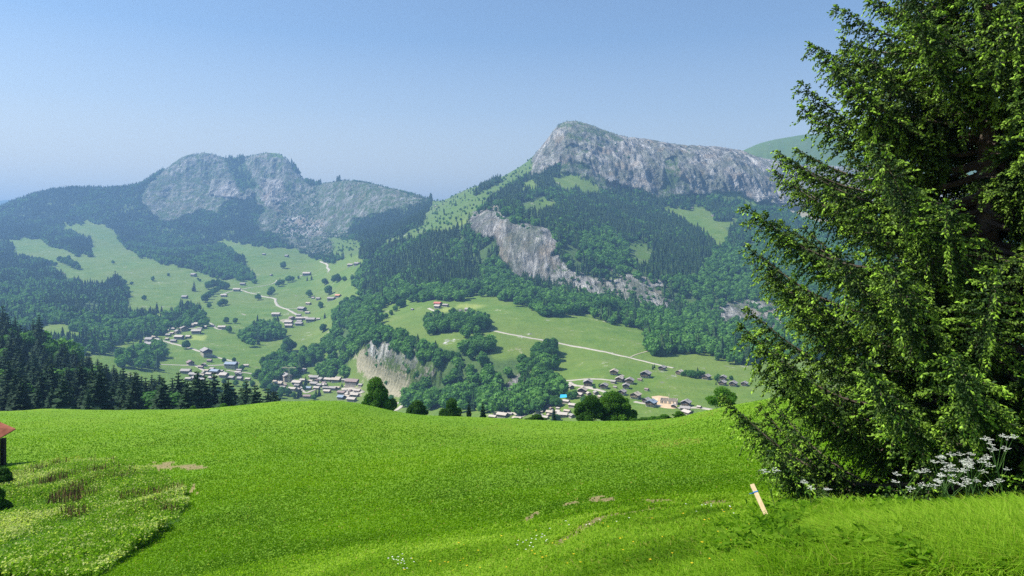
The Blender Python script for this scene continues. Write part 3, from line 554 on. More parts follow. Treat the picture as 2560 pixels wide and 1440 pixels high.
x, y, z, c = x[okk], y[okk], z[okk], c[okk]
fc = np.zeros(len(x))
for k_, (dn, f_) in dens.items(): fc[c == k_] = f_
fc = np.clip(fc + .9 * (fbm(x / 110, y / 110, 3, 83) - .12) * (c != BRO), 0, 1)
iscon = RNG.random(len(x)) < fc
small = np.isin(c, (SCRUB, ROCK, RWOOD, RSHRUB, EARTH, SCREE, GROCK))
H = np.where(iscon, RNG.uniform(15, 27, len(x)), RNG.uniform(11, 18, len(x))) * np.where(small, RNG.uniform(.3, .62, len(x)), 1)
crestd = np.abs(y - np.interp(x / y * F_PX + CX, CREST[:, 0], CREST[:, 2])); H *= np.where(y > 2400, np.where((crestd < 70) & ~small, 1.25, .85), 1)
v_ = visible(x, y, z + H, 3)
x, y, z, c, iscon, H, small = [a[v_] for a in (x, y, z, c, iscon, H, small)]
print('woods:', len(x), 'conifers', iscon.sum())

# ---- hand placed trees: (column, row of the foot, height in photo pixels, kind, width factor)
lone = []
def T(s, kind, w=1.0):
    q = P(s) if False else np.array([float(t) for t in s.split()]).reshape(-1, 3)
    for a in q: lone.append((a[0], a[1], a[2], kind, w))
T('710 671 18 812 712 17 822 737 24 842 706 22 833 704 16 861 703 13 773 743 19 800 771 18 808 829 20 866 766 24 855 770 20 882 752 16 718 880 36 708 884 26 728 878 28 645 750 16 679 736 20 674 740 15 697 716 17 706 712 14 722 706 18 731 703 13 747 697 8', 'b')
T('465 872 22 573 832 18 566 808 16 523 770 14 556 764 18 548 766 14 563 762 15 513 756 22 520 748 20 528 742 18 538 735 17 544 730 15 522 724 22 533 722 24 545 720 22 556 722 20 565 724 20 420 690 8 282 660 10 360 750 13 383 702 12 329 712 9 495 700 6 500 704 7 507 822 10 588 808 14 600 835 12 614 836 12', 'b')
T('436 800 22 424 804 18 447 800 20 476 808 34 486 806 36 497 806 26 466 806 20 417 812 24 408 836 20 414 838 18', 'b')
T('485 728 26 452 770 26 392 782 28 404 780 18 470 768 18 385 784 16 427 786 20 438 784 14 812 796 16 768 702 12 779 700 14 700 703 10', 'c')
T('288 720 44 296 726 38 280 724 30 302 735 34 307 742 32 312 752 30', 'c')
T('150 656 16 160 660 18 168 664 18 178 668 20 188 672 20 196 674 14 172 652 14 60 648 14 68 650 12 88 658 16 98 660 18 108 662 18 118 664 16 128 664 14 138 666 12 78 652 10', 'b')
T('165 620 14 175 624 14 185 628 16 195 632 18 205 634 18 215 636 20 225 638 18 160 600 10 168 606 10', 'c')
T('1000 770 22 990 778 16 1008 766 20 978 788 14 965 796 14 921 772 24 932 770 26 940 766 22 962 756 18 1400 793 12 1392 792 9 1408 793 10', 'b')
T('1240 740 22 1225 742 16 1205 742 20 1190 736 26 1178 740 22 1160 742 24 1140 740 22 1118 744 26 1100 745 20 1080 748 22 1060 748 24 1040 746 26 1020 744 22', 'b')
T('1342 772 26 1355 770 28 1372 776 34 1388 778 36 1402 772 28 1420 772 30 1436 776 32 1452 770 26 1466 772 30', 'b', 1.1)
T('1488 786 36 1500 790 40 1514 790 42 1528 788 42 1540 786 38 1556 790 36 1570 796 34 1585 802 34 1600 808 34 1612 812 30 1622 858 26 1650 876 38 1664 878 36 1680 874 30 1700 872 28 1720 874 26 1745 872 24 1760 876 26 1785 878 26 1805 890 34 1820 884 26 1850 886 26 1870 882 24', 'b', 1.1)
T('1345 884 30 1338 896 34 1350 900 40 1362 896 42 1372 890 44 1382 884 40 1380 900 38 1368 906 36 1356 908 34 1345 908 30 1336 904 26', 'b', 1.0)
T('1072 822 26 1080 826 32 1092 826 36 1104 826 38 1116 824 40 1128 824 40 1140 822 42 1152 822 42 1164 824 40 1176 828 38 1188 830 40 1200 828 40 1210 824 36 1218 820 26 1100 814 30 1125 812 30 1150 808 30 1175 812 30 1195 812 28', 'b', 1.05)
T('1160 884 26 1172 884 32 1184 884 36 1196 884 40 1208 882 40 1220 880 38 1230 874 30 1190 876 30 1210 872 30', 'b', 1.0)
T('960 844 18 975 850 20 990 858 22 1005 860 22 1020 864 24 1035 870 24 1050 876 26 1066 882 26 1082 888 24 1098 894 26 1114 900 26 1130 902 26 1145 904 24', 'b')
T('1306 912 28 1320 920 28 1334 926 28 1350 934 28 1362 944 28 1376 950 26 1390 956 26 1400 968 30 1392 984 30 1376 990 30 1358 986 30 1340 994 32 1322 1004 34 1306 1006 34 1290 1012 36 1274 1010 34 1258 1016 34 1240 1012 30 1222 1010 30 1204 1012 30 1185 1010 30', 'b', 1.1)
T('1130 1006 30 1110 1004 28 1090 1000 26 1070 1002 26 1050 1000 26 1032 998 24 1015 996 22', 'b')
T('1706 940 12 1714 940 16 1722 942 18 1730 944 20 1738 946 20 1748 944 18 1756 942 16 1790 950 12 1796 948 14 1828 950 12', 'b')
T('1632 924 14 1636 920 12 1744 932 16 1794 956 10 1790 962 10', 'c')
T('1424 998 20 1436 996 22 1416 992 16 1500 968 10 1486 972 10 1530 990 14 1516 994 16 1460 1010 20 1380 1015 26 1390 1018 30 1372 1012 22 1330 1030 26 1316 1034 24 1300 1040 20 1392 1054 20', 'b')
T('1384 1058 44 1350 1044 22 1600 998 8', 'c', .9)
T('748 988 20 752 992 22 745 994 20 790 992 20 798 990 22 764 962 22 756 970 14 770 958 12 812 968 12 855 968 12', 'c', 1.1)
T('760 975 12 690 980 20 705 988 22 720 990 20 676 985 26 662 975 28 652 960 26 645 946 24 660 938 20 672 952 18 700 995 18 735 996 16 785 1000 16 560 958 12 590 965 16 612 972 18 630 966 16 605 925 14 585 905 12 560 905 12 635 945 14 655 956 16 545 990 24 520 985 20 575 988 22 500 982 20', 'b')
T('660 915 24 670 912 26 680 908 24 693 900 22 705 926 24 716 930 26 728 926 28 740 922 30 752 916 30 764 912 30 775 908 28 786 902 26 775 860 22 785 866 24 795 876 24 805 890 26 815 896 28', 'b')
T('605 836 14 615 842 20 627 846 24 640 850 28 652 850 30 664 848 30 676 844 28 688 838 28 698 832 24 703 824 18 690 820 18 672 826 20', 'b')
T('350 900 20 362 896 22 374 892 24 386 886 26 398 880 28 408 874 26 340 905 20 330 900 20 320 898 18 365 915 20 352 918 20', 'b')
T('1478 1012 16 1262 1035 18 1228 1010 24', 'b')
Lp = np.array([(a[0], a[1], a[2]) for a in lone]); Ld = hit(Lp[:, 0], Lp[:, 1], 330)
sel = Ld > 0
Lx = world(Lp[:, 0], Ld); Lz = zat(Lx, np.maximum(Ld, 2)); Lh = Lp[:, 2] / F_PX * Ld
Lk = np.array([a[3] == 'c' for a in lone]); Lw = np.array([a[4] for a in lone])

# ---- dark spruce wood behind the left end of the meadow
nw = 4200; ws = RNG.uniform((-260 - CX) / F_PX, (690 - CX) / F_PX, nw); wd = RNG.uniform(150, 445, nw); wx_ = ws * wd; wz = zat(wx_, wd); wpx = CX + ws * F_PX
okk = (wd > 165 + 0 * wpx) & (wd < np.interp(wpx, [-260, 0, 300, 420, 560, 690], [445, 440, 415, 330, 240, 235]))
wx_, wd, wz, wpx = wx_[okk], wd[okk], wz[okk], wpx[okk]
keep_ = []                                              # spacing
for i in np.argsort(RNG.random(len(wd))):
    if all((wx_[i]-wx_[j])**2 + (wd[i]-wd[j])**2 > (4.9 + wd[i]/85.)**2 for j in keep_): keep_.append(i)
wx_, wd, wz, wpx = wx_[keep_], wd[keep_], wz[keep_], wpx[keep_]
wtop = np.interp(wpx, [-260, 0, 60, 160, 260, 300, 380, 420, 520, 600, 670, 690], [740, 782, 815, 862, 905, 935, 945, 925, 930, 952, 968, 985]) + RNG.normal(0, 7, len(wd))
hmax = (HZ - wtop) / F_PX * wd - wz; Hw = np.where(wd < 205, np.clip(RNG.uniform(9, 15, len(wd)), 6, np.maximum(hmax, 6)), RNG.uniform(11, 17.5, len(wd)))
Hw = np.minimum(Hw, np.clip(hmax + 1, 7, 30)); Hw = np.where((wpx > 380) & (wd < 230), np.clip(hmax * RNG.uniform(.80, 1.04, len(wd)), 7, 26), Hw)
v_ = visible(wx_, wd, wz + Hw, -4) & (wpx > -120); wx_, wd, wz, wpx, Hw = [a[v_] for a in (wx_, wd, wz, wpx, Hw)]
wb = RNG.random(len(wd)) < .07                         # a few broadleaf trees among them
print('near wood', len(wd), wb.sum())

# ---- choose which trees stand as things of their own (largest in the picture), the rest is mass
SP = [whorl_tree(s) for s in (1, 2, 3, 4)]; SPm = [npmesh('spruce_crown', v, f, M_spruce) for v, f in SP]
BR = [broad_tree(s, 900, .05, 9 + s % 4, airy=.05) for s in (11, 12, 13, 14, 15)]; BRm = [npmesh('broadleaf_crown', v, f, M_broad) for v, f in BR]
BRn = [npmesh('leafy_crown', *broad_tree(s, 2600, .03, 10, airy=.08), M_bright) for s in (21, 22)]
tm = MB(); tm.tube([(0, 0, -.12), (0, 0, .3), (0, 0, .8)], [.022, .016, .006], 6); TRUNK = tm.mesh('trunk', M_bark, True)
tm = MB(); tm.tube([(0, 0, -.12), (.004, 0, .2), (0, .01, .5)], [.032, .022, .010], 6); TRUNKB = tm.mesh('trunk', M_bark, True)
def tree(kind, xx, yy, zz, hh, ww, label, group, me=None, name=None):
    con = kind == 'c'
    r = bpy.data.objects.new(name or ('spruce_tree' if con else 'broadleaf_tree'), None); COL.objects.link(r); r.empty_display_size = .1
    r.location = (xx, yy, zz); r.rotation_euler = (0, 0, RNG.uniform(0, 6.28)); r.scale = (ww, ww, hh)
    link('trunk', TRUNK if con else TRUNKB, r); link('crown', me or (SPm if con else BRm)[RNG.integers(0, 4 if con else 5)], r)
    return tag(r, label, 'tree', group)
def zone(px, py, con):
    """what stands around a far tree: (label, group)"""
    k = 'dark pointed spruce' if con else 'rounded green broadleaf tree'
    if 1060 < px < 1230 and 770 < py < 835: a = 'in the wide grove on the plateau meadow'
    elif 1320 < px < 1400 and 850 < py < 915: a = 'in the small clump below the straight track'
    elif 1150 < px < 1240 and 860 < py < 892: a = 'in the grove on the plateau rim above the ravine'
    elif px > 1330 and 880 < py < 1012 and px < 1405: a = 'in the wood below the plateau beside the right hamlet'
    elif px > 1405 and py > 900: a = 'among the chalets of the hamlet beyond the meadow crest'
    elif px > 1320 and py > 700: a = 'at the meadow edge below the cliff'
    elif px > 1000 and py < 760: a = 'along the wood edge above the red roofed farm'
    elif 860 < px <= 1340 and py > 835: a = 'in the wood on the steep bank below the plateau'
    elif 860 < px < 1050: a = 'at the upper left rim of the plateau meadow'
    elif 590 < px < 710 and 795 < py < 865: a = 'in the dark clump left of the mid-slope hamlet'
    elif 640 < px < 860 and 855 < py < 935: a = 'in the band of trees above the main village'
    elif 640 < px < 910 and py >= 935: a = 'between the houses of the main village'
    elif px < 320 and py < 690: a = 'in a thicket on the high left pasture'
    elif px < 325: a = 'at the tip of the hazy left wood'
    elif px < 520 and py > 870: a = 'in the row of trees below the left hamlet'
    elif px < 640 and py > 895: a = 'beside the lower left houses above the spruce wood'
    elif px < 520 and py > 755: a = 'around the left hamlet'
    elif px < 600: a = 'in the hedgerows of the left slope'
    else: a = 'on the open slope left of the ravine'
    return f'{k} {a}', f'{k}s {a}'
nC_left = 300 - (~wb).sum(); nB_left = 300 - wb.sum()
for i in range(len(wd)):
    con = not wb[i]
    tree('c' if con else 'b', wx_[i], wd[i], wz[i], Hw[i] if con else Hw[i]*.7, Hw[i] * (RNG.uniform(1.35, 1.85) if con else 1.0), 
         'dark green spruce in the dense wood behind the left end of the meadow' if con else 'lighter leafy tree among the dark spruces behind the left meadow',
         'spruces of the dark left wood' if con else 'leafy trees in the dark left wood', me=None)
lkinds = []
for i in np.where(sel)[0]:
    con = bool(Lk[i])
    if con and nC_left <= 0 or (not con and nB_left <= 0): continue
    lab, grp = zone(Lp[i, 0], Lp[i, 1], con); hh = Lh[i]
    tree('c' if con else 'b', Lx[i], Ld[i], Lz[i] - .3, hh * 1.02, hh * (1.25 if con else 1.12) * Lw[i], lab, grp)
    if con: nC_left -= 1
    else: nB_left -= 1
print('left over', nC_left, nB_left)
size = H / y; lo = np.array([nC_left, nB_left]); use = np.zeros(len(x), bool)
for con in (True, False):
    q = np.where(iscon == con)[0]; q = q[np.argsort(-size[q])][:max(0, nC_left if con else nB_left)]; use[q] = True
    for i in q:
        px = CX + x[i] / y[i] * F_PX; py = HZ - z[i] / y[i] * F_PX; lab, grp = zone(px, py, con)
        tree('c' if con else 'b', x[i], y[i], z[i], H[i], H[i] * (1.2 if con else 1.15), lab, grp)
x, y, z, iscon, H, small = [a[~use] for a in (x, y, z, iscon, H, small)]
fn, ff = y < 1500, y >= 1500
SPl = [star_cone_tree(s, 6, 8) for s in range(4)]; BRl = [broad_tree(s, 110, .10, 5, core=.9, lowcore=True) for s in (31, 32, 33, 34)]
q = iscon; tint = RNG.random(len(x)); pos = np.stack([x, y, z - .8], 1)
o = scatter_mesh('spruce_forest', SPl, pos[q], H[q], H[q] * RNG.uniform(.95, 1.35, q.sum()), tint[q], M_spruce)
tag(o, 'dark blue green spruce forest covering the steep mountain slopes', 'forest', kind='stuff')
q = ~iscon
o = scatter_mesh('broadleaf_forest', BRl, pos[q], H[q], H[q] * RNG.uniform(.95, 1.3, q.sum()), tint[q], M_broad)
tag(o, 'rounded green broadleaf woods on the lower slopes and ravine banks', 'forest', kind='stuff')

# ------------------------------------------------------------------ roads and paths draped on the slopes
M_road = simple('pale_gravel', (.36, .33, .27), (.50, .46, .38), .4)
M_track = simple('track_earth', (.30, .29, .18), (.42, .38, .27), .3)
def road(name, s, w, mat, label, dmin=330, lift=.35):
    p = P(s); d = hit(p[:, 0], p[:, 1], dmin); X = world(p[:, 0], d); pts = np.stack([X, d], 1)
    seg = np.linalg.norm(np.diff(pts, axis=0), axis=1); n = max(8, int(seg.sum() / 7)); t = np.concatenate([[0], np.cumsum(seg)]) ; tt = np.linspace(0, t[-1], n)
    q = np.stack([gsm(np.interp(tt, t, pts[:, 0]), 5), gsm(np.interp(tt, t, pts[:, 1]), 5)], 1)
    dr = np.gradient(q, axis=0); dr /= np.maximum(np.linalg.norm(dr, axis=1), 1e-6)[:, None]; nx = np.stack([-dr[:, 1], dr[:, 0]], 1)
    ww = w * (1 + .15 * noise(tt / 9, tt * 0, None, 5))[:, None] / 2; rows = []
    for k_ in (-1.0, -.34, .34, 1.0):
        e = q + nx * ww * k_; rows.append(np.column_stack([e, zat(e[:, 0], e[:, 1]) + lift]))
    dn = [r_ - np.array([0, 0, 1.4]) for r_ in (rows[0], rows[3])]
    V = np.concatenate([dn[0]] + rows + [dn[1]]); F = []
    for r_ in range(5):
        for i in range(n - 1): F.append((r_*n + i, (r_+1)*n + i, (r_+1)*n + i + 1, r_*n + i + 1))
    return tag(link(name, npmesh(name, V, np.array(F)[:, ::-1], mat, True)), label, kind='structure')
road('farm_track', '1222 825 1250 831 1290 839 1340 848 1400 858 1450 868 1500 878 1540 887 1575 894 1610 903 1645 912 1690 922', 4.2, M_road, 'straight pale track crossing the plateau meadow')
road('path', '1573 894 1590 886 1612 880 1642 875', 2.2, M_track, 'thin path branching from the track to the wood')
road('road', '1404 951 1418 955 1432 951 1450 948 1480 948 1510 949 1540 953 1570 957', 4, M_road, 'lane behind the upper chalets of the right hamlet')
road('road', '1422 954 1426 961 1440 965 1460 967 1480 970 1500 976 1520 983', 4.5, M_road, 'curving lane between the chalets of the right hamlet')
road('road', '1580 1003 1600 1007 1625 1012 1650 1016 1665 1011 1690 1013', 4, M_road, 'lane to the building site')
road('road', '1690 1022 1720 1019 1760 1020 1790 1026', 5, M_road, 'lane below the dark gabled chalets')
road('road', '1258 1020 1275 1026 1296 1034 1310 1044', 6, M_road, 'valley road at the foot of the ravine wood')
road('road', '985 1012 1004 1002 1014 1006 1010 1014 996 1022 985 1030', 6.5, M_road, 'bend of the valley road behind the dark round tree')
road('road', '800 653 815 659 820 664 817 669 824 674 819 681', 5.5, M_road, 'zigzag farm road high on the far meadow')
road('road', '746 695 750 691 756 687', 4, M_road, 'short drive to the far barn')
road('road', '600 724 615 729 640 735 655 741 675 744 690 747 688 753 692 761 697 766 710 771 722 775 735 783 745 788 757 795 775 800', 6, M_road, 'winding lane down to the mid-slope hamlet')
road('road', '556 736 580 728 600 724 625 719 650 716 680 710 691 705 692 700', 4.5, M_road, 'lane climbing across the left slope')
road('path', '716 773 740 770 770 775', 3, M_road, 'drive to the lone barn above the mid-slope hamlet')
road('road', '342 820 350 822 364 831 380 834 398 836', 5, M_road, 'upper lane of the left hamlet')
road('road', '380 834 388 840 394 848 396 856', 7, M_road, 'short wide lane in the left hamlet')
road('road', '398 818 420 817 440 819 460 821 500 822', 4, M_road, 'lane along the upper chalets of the left hamlet')
road('road', '520 806 532 811 538 820 548 825 558 824', 5, M_road, 'bend at the right end of the left hamlet')
road('road', '394 848 412 853 440 861 470 869 500 879 530 889 560 898 590 904 600 908 592 912 560 913 530 914 500 915 470 914 430 912 382 910', 4.5, M_road, 'long lane from the left hamlet down to the lower houses')
road('road', '490 914 505 924 520 931 545 938 575 943', 5.5, M_road, 'lane through the lower left houses')
road('road', '560 925 590 929 620 933 650 937 690 941', 4, M_road, 'road towards the main village')
road('road', '690 941 710 944 700 955 690 966', 8, M_road, 'pale yard by the hotel')
road('road', '862 968 880 976 900 986', 16, M_road, 'car park beside the long chalets')
road('road', '752 965 758 978 765 985 790 972 815 972', 4, M_road, 'village lane around the small green')
road('path', '1070 770 1080 775 1092 780 1102 783', 4, M_road, 'drive below the red roofed farm')

# ------------------------------------------------------------------ chalets
def roofmat(name, a, b_): return simple(name, a, b_, .9, rough=.6, spec=.35, vec=(1, 3, 1))
ROOF = {'g': ('grey', roofmat('grey_roof', (.25, .225, .205), (.40, .37, .34))), 'p': ('pale', roofmat('pale_roof', (.38, .33, .28), (.54, .48, .41))),
        'b': ('slate blue', roofmat('slate_roof', (.20, .25, .32), (.30, .36, .44))), 'r': ('red', roofmat('red_roof', (.40, .11, .08), (.55, .20, .15))),
        'o': ('orange', roofmat('orange_roof', (.55, .25, .14), (.68, .36, .24))), 't': ('tan', roofmat('tan_roof', (.38, .32, .24), (.52, .44, .35))), 'w': ('brown', roofmat('brown_roof', (.22, .16, .15), (.32, .24, .22))),
        'l': ('bright blue', roofmat('blue_roof', (.14, .30, .52), (.22, .40, .62)))}
WALL = {'d': ('dark timber', simple('dark_timber', (.022, .018, .016), (.055, .042, .034), 1.5, vec=(.4, .4, 6))),
        'm': ('brown timber', simple('brown_timber', (.10, .060, .038), (.19, .125, .085), 1.5, vec=(.4, .4, 6))),
        'y': ('light timber', simple('light_timber', (.24, .17, .11), (.34, .25, .17), 1.5, vec=(.4, .4, 6)))}
M_stone = simple('whitewashed_wall', (.32, .28, .23), (.50, .45, .38), .7)
M_win = simple('window_dark', (.012, .014, .018), (.03, .035, .045), 2, rough=.15, spec=.6)
M_chim = simple('chimney_stone', (.18, .17, .16), (.34, .32, .30), 2)
M_frame = simple('pale_shutter', (.45, .38, .30), (.62, .55, .46), 2)
PROTO = {}
def chalet(rk, wk, form):
    """unit: gable faces -Y; sizes in metres; base 4 m below ground for the slope"""
    key = (rk, wk, form)
    if key in PROTO: return copy_tree(PROTO[key])
    Wd, Ln, hb, ht, rs = {'a': (11, 12, 2.6, 3.0, 2.7), 'b': (10, 16, 2.4, 3.2, 2.5), 'c': (7, 8, .6, 2.5, 1.7), 'h': (13, 22, 6.2, 3.2, 3.2)}[form]
    w, l = Wd / 2, Ln / 2; nm = {'a': 'chalet', 'b': 'farmhouse', 'c': 'barn', 'h': 'hotel'}[form]
    r = bpy.data.objects.new(nm, None); COL.objects.link(r); r.empty_display_size = 1
    m = MB(); m.box(-w, w, -l, l, -4, hb); link('base_wall', m.mesh('base_wall', M_stone), r)
    m = MB(); e = .12; z0, z1 = hb + .003, hb + ht
    n = len(m.v); W = w + e; Q = l + e
    prof = [(-W, z0), (W, z0), (W, z1), (0, z1 + rs), (-W, z1)]
    tv = [(px_, -Q, pz) for px_, pz in prof] + [(px_, Q, pz) for px_, pz in prof]
    tf = [(0, 1, 2), (0, 2, 4), (2, 3, 4), (5, 7, 6), (5, 9, 7), (7, 9, 8)]
    for a_, b__ in ((0, 1), (1, 2), (2, 3), (3, 4), (4, 0)): tf += [(a_, b__ + 5, b__), (a_, a_ + 5, b__ + 5)]
    link('timber_wall', npmesh('timber_wall', np.array(tv), np.array(tf), WALL[wk][1]), r)
    m = MB(); ov = 1.3 if form != 'c' else .6; th = .28; sl_ = rs / W
    for sg in (-1, 1):
        xe = sg * (W + ov); ze = z1 - ov * sl_; p0 = [(0, -Q - ov, z1 + rs + .04), (xe, -Q - ov, ze + .04), (xe, Q + ov, ze + .04), (0, Q + ov, z1 + rs + .04)]
        if sg > 0: p0 = [p0[1], p0[0], p0[3], p0[2]]
        m.hexa(p0 + [(a_, b__, c_ + th) for a_, b__, c_ in p0])
    rf = link('roof', m.mesh('roof', ROOF[rk][1]), r)
    if form != 'c':
        m = MB(); m.box(w*.28, w*.28 + .9, -l*.2, -l*.2 + 1.1, z1 + rs * .4, z1 + rs + .9); m.box(w*.28 - .12, w*.28 + 1.02, -l*.2 - .12, -l*.2 + 1.22, z1 + rs + .9, z1 + rs + 1.05)
        link('chimney', m.mesh('chimney', M_chim), rf)
        m = MB(); yb = -Q - 1.15
        m.box(-w*.85, w*.85, yb, -Q - .003, z0 + .1, z0 + .25); m.box(-w*.85, w*.85, yb, yb + .08, z0 + .25, z0 + 1.15)
        for k_ in (-.85, 0, .82): m.box(w*k_, w*k_ + .14, yb - .02, yb + .12, z0 + .25, z1 - .1)
        link('balcony', m.mesh('balcony', WALL['y' if wk == 'm' else 'm'][1]), r)
    def win(x, z, ww, hh, y=-l):
        m = MB(); m.box(x - ww/2, x + ww/2, y - .05, y + .02, z, z + hh); o = link('window', m.mesh('window', M_win), r)
        m = MB()
        for a_ in (-1, 1): m.box(x + a_ * (ww/2 + .22) - .2, x + a_ * (ww/2 + .22) + .2, y - .07, y + .02, z - .03, z + hh + .03)
        link('shutter', m.mesh('shutter', M_frame), o)
    if form == 'c':
        m = MB(); m.box(-1.1, 1.1, -Q - .05, -Q + .02, .3, 2.4); link('door', m.mesh('door', WALL['m'][1]), r)
    else:
        nf = 4 if form == 'h' else 3
        for fl in range(2 if form == 'h' else 1):
            for k_ in range(nf):
                xx = w * (-.68 + 1.36 * k_ / (nf - 1))
                if k_ == 1 and fl == 0: m = MB(); m.box(xx - .6, xx + .6, -l - .05, -l + .02, .1, 2.15); link('door', m.mesh('door', WALL['m'][1]), r)
                else: win(xx, .85 + 3 * fl, 1.3, 1.1)
        for k_ in (-.5, 0.02, .5): win(w * k_, z0 + 1.0, 1.2, 1.2, -Q)
        for sg in (-1, 1):
            m = MB()
            for k_ in (-.6, -.2, .2, .6): m.box(sg*w - .05, sg*w + .05, l*k_ - .6, l*k_ + .6, .9, 1.9)
            link('side_windows', m.mesh('side_windows', M_win), r)
    PROTO[key] = r
    return r
# px, row of the front foot, apparent width, roof, wall, form, turn in degrees (0 = gable to the viewer)
CL = {}
CL['the hazy left hamlet'] = '337 844 24 p d b 55;370 838 17 p m a 40;373 856 24 g m a 60;371 868 28 g d b 50;396 816 19 g d a 20;450 820 20 w m a 15;460 829 22 g m a 10;444 835 18 g m a 20;475 804 16 g d b 70;487 816 22 p m b 62;512 813 20 g m b 70;512 822 15 p d a 60;555 824 22 p m b 70;491 836 26 p d b 75;448 850 27 p d b 55;471 847 17 p d a 55;421 842 15 g m a 60;432 826 15 p m b 60;500 826 15 g d b 60;478 818 16 p m b 65;459 812 14 g d a 40;386 846 15 t m b 60;530 818 13 g m b 60;434 857 18 g m b 60;405 826 14 g d b 50'
CL['the high left slope'] = '484 692 18 g m a 50;462 747 18 g d a 60;607 714 16 g d b 65;592 729 20 p m b 70;560 743 18 p m b 65;155 688 13 p d b 70;338 627 12 g d c 80;178 581 8 p m c 60;450 662 13 g d a 30'
CL['the houses above the spruce wood'] = '516 894 32 g d h 12;476 914 22 w m a 15;465 936 30 g d b 60;485 944 28 g m b 55;486 952 19 g d a 20;538 936 28 b d b 50;578 924 36 b d h 60;615 918 16 p d b 75;560 946 28 p m a 55;580 950 20 g d a 50;600 952 19 g d a 50;341 914 22 p m b 70;503 944 20 t m b 60;522 940 18 p m b 60;552 932 16 g m b 60;595 936 18 p m b 65;530 950 20 p d b 60;505 954 20 g m b 55;471 952 18 p m b 60;620 952 16 p m b 60;560 958 14 p y c 60'
CL['the far meadow below the hump'] = '660 638 10 g d c 60;717 643 12 g d c 50;825 653 13 g d b 70;876 667 17 p m b 60;892 664 17 g d a 60;767 690 23 p d b 65;678 690 9 g d c 30'
CL['the middle slope hamlet'] = '845 744 18 o m a 55;828 752 22 g d b 60;796 751 14 g m a 60;783 747 10 p d c 60;755 779 26 g d b 40;690 792 24 p m b 70;747 793 15 g d a 70;749 802 21 p m b 70;765 800 15 p m a 70;777 806 27 g d b 68;796 801 11 p m c 70;748 815 23 g d b 60;722 812 25 p m b 60;722 820 22 p m b 70'
CL['the plateau meadow'] = '1095 766 25 r d b 50;1094 772 20 p d a 60;1114 768 18 g d b 60;1170 780 20 g d a 50;1151 779 9 g m c 60;1031 776 9 g d c 60;1199 791 12 g d c 40'
CL['the main village'] = '676 966 17 t m a 60;697 965 24 t m b 60;716 955 30 g y h 15;757 934 24 p m a 60;743 965 30 p d b 55;786 966 25 g m b 55;769 976 23 b d b 68;731 979 24 p m b 60;800 968 18 g m a 45;803 955 20 g m a 30;786 951 26 g m b 70;820 956 24 p m b 55;840 958 28 t m b 62;881 970 40 w m h 60;832 977 24 g d b 58;854 988 25 w m b 55;887 994 26 p d b 62;853 1000 24 b d a 55;879 1006 28 p m b 60;768 997 22 w d b 70;902 969 16 g m a 50;737 958 14 p m a 45;708 972 16 g m b 60;757 955 18 p d b 60;792 975 20 p m b 55;814 974 18 g d b 65;818 984 22 p m b 60;843 974 18 t m b 60;865 985 18 g m b 58;893 982 20 p m b 62;867 996 20 t d b 60;776 957 16 t m b 60;846 951 18 p m b 65;862 956 18 g m b 60;745 978 18 p m b 60;688 958 14 t m a 55;810 962 14 w m a 60'
CL['the lane behind the dark tree'] = '1047 1008 17 p m b 65;1071 1016 14 r d a 40;1093 1013 24 l d h 70'
CL['the crest by two small spruces'] = '1244 1030 24 g m a 50;1256 1046 33 p m b 60;1293 1054 28 t m b 62;1232 1048 24 p m b 60;1275 1040 18 g d b 60;1240 1040 18 t m b 50'
CL['the right hamlet'] = '1535 938 24 t m a -8;1548 956 23 p m a -10;1574 961 25 g m a -8;1614 946 32 g d a -15;1470 966 26 g d a -5;1510 973 24 g d a -15;1425 974 24 g m b 30;1565 972 20 g d a -5;1456 986 28 t d a -12;1448 993 25 p m b 55;1555 989 26 g d a -22;1589 999 33 t m a -24;1490 988 17 g m a 20;1500 997 15 t m a 40;1616 1009 26 g d a -28;1628 1019 34 b d a -22;1715 1018 30 g d a -15;1684 1020 15 p d a -10;1713 1029 28 g m b 80;1719 1041 32 p m b 40;1748 1022 14 p m c 60'
CL['the row beside the big spruce'] = '1655 927 22 g d a -20;1699 938 24 p m a -25;1766 950 26 g d a -25;1808 951 20 g d a -10;1806 964 24 g d a -20;1833 967 24 g d a -15;1861 966 20 g d a -15;1662 921 12 g d c 30'
CL['the cluster left of twin trees'] = '1384 1004 24 g m b 60;1415 1010 22 p m b 62;1432 1021 25 p m b 65;1349 1035 22 p m b 70;1376 1038 25 t m b 65;1406 1046 30 p m b 78;1430 1046 20 g d a 30;1395 1034 16 p m a 60;1362 1050 22 p m b 65;1390 1052 22 g m b 65;1418 1034 20 t m b 60;1340 1044 18 g d b 60;1371 1018 16 g m b 60'
CL['the clearings below the cliff'] = '1730 523 10 g d c 50;1782 542 9 g d c 60;1778 600 11 g d c 60;1089 517 6 p d c 70'
_o1 = ['first', 'second', 'third', 'fourth', 'fifth', 'sixth', 'seventh', 'eighth', 'ninth', 'tenth', 'eleventh', 'twelfth', 'thirteenth', 'fourteenth', 'fifteenth', 'sixteenth', 'seventeenth', 'eighteenth', 'nineteenth', 'twentieth', 'twenty-first', 'twenty-second', 'twenty-third', 'twenty-fourth']
ORD = _o1[:20] + ['twenty-' + o_ for o_ in _o1[:9]] + ['thirtieth'] + ['thirty-' + o_ for o_ in _o1[:9]] + ['fortieth'] + ['forty-' + o_ for o_ in _o1[:9]]
FILL = {'the main village': 11, 'the houses above the spruce wood': 9, 'the hazy left hamlet': 8, 'the cluster left of twin trees': 8, 'the right hamlet': 7, 'the middle slope hamlet': 4}
WREAL = {'a': 13.5, 'b': 17.0, 'c': 9.0, 'h': 22.0}; HOUSES = []
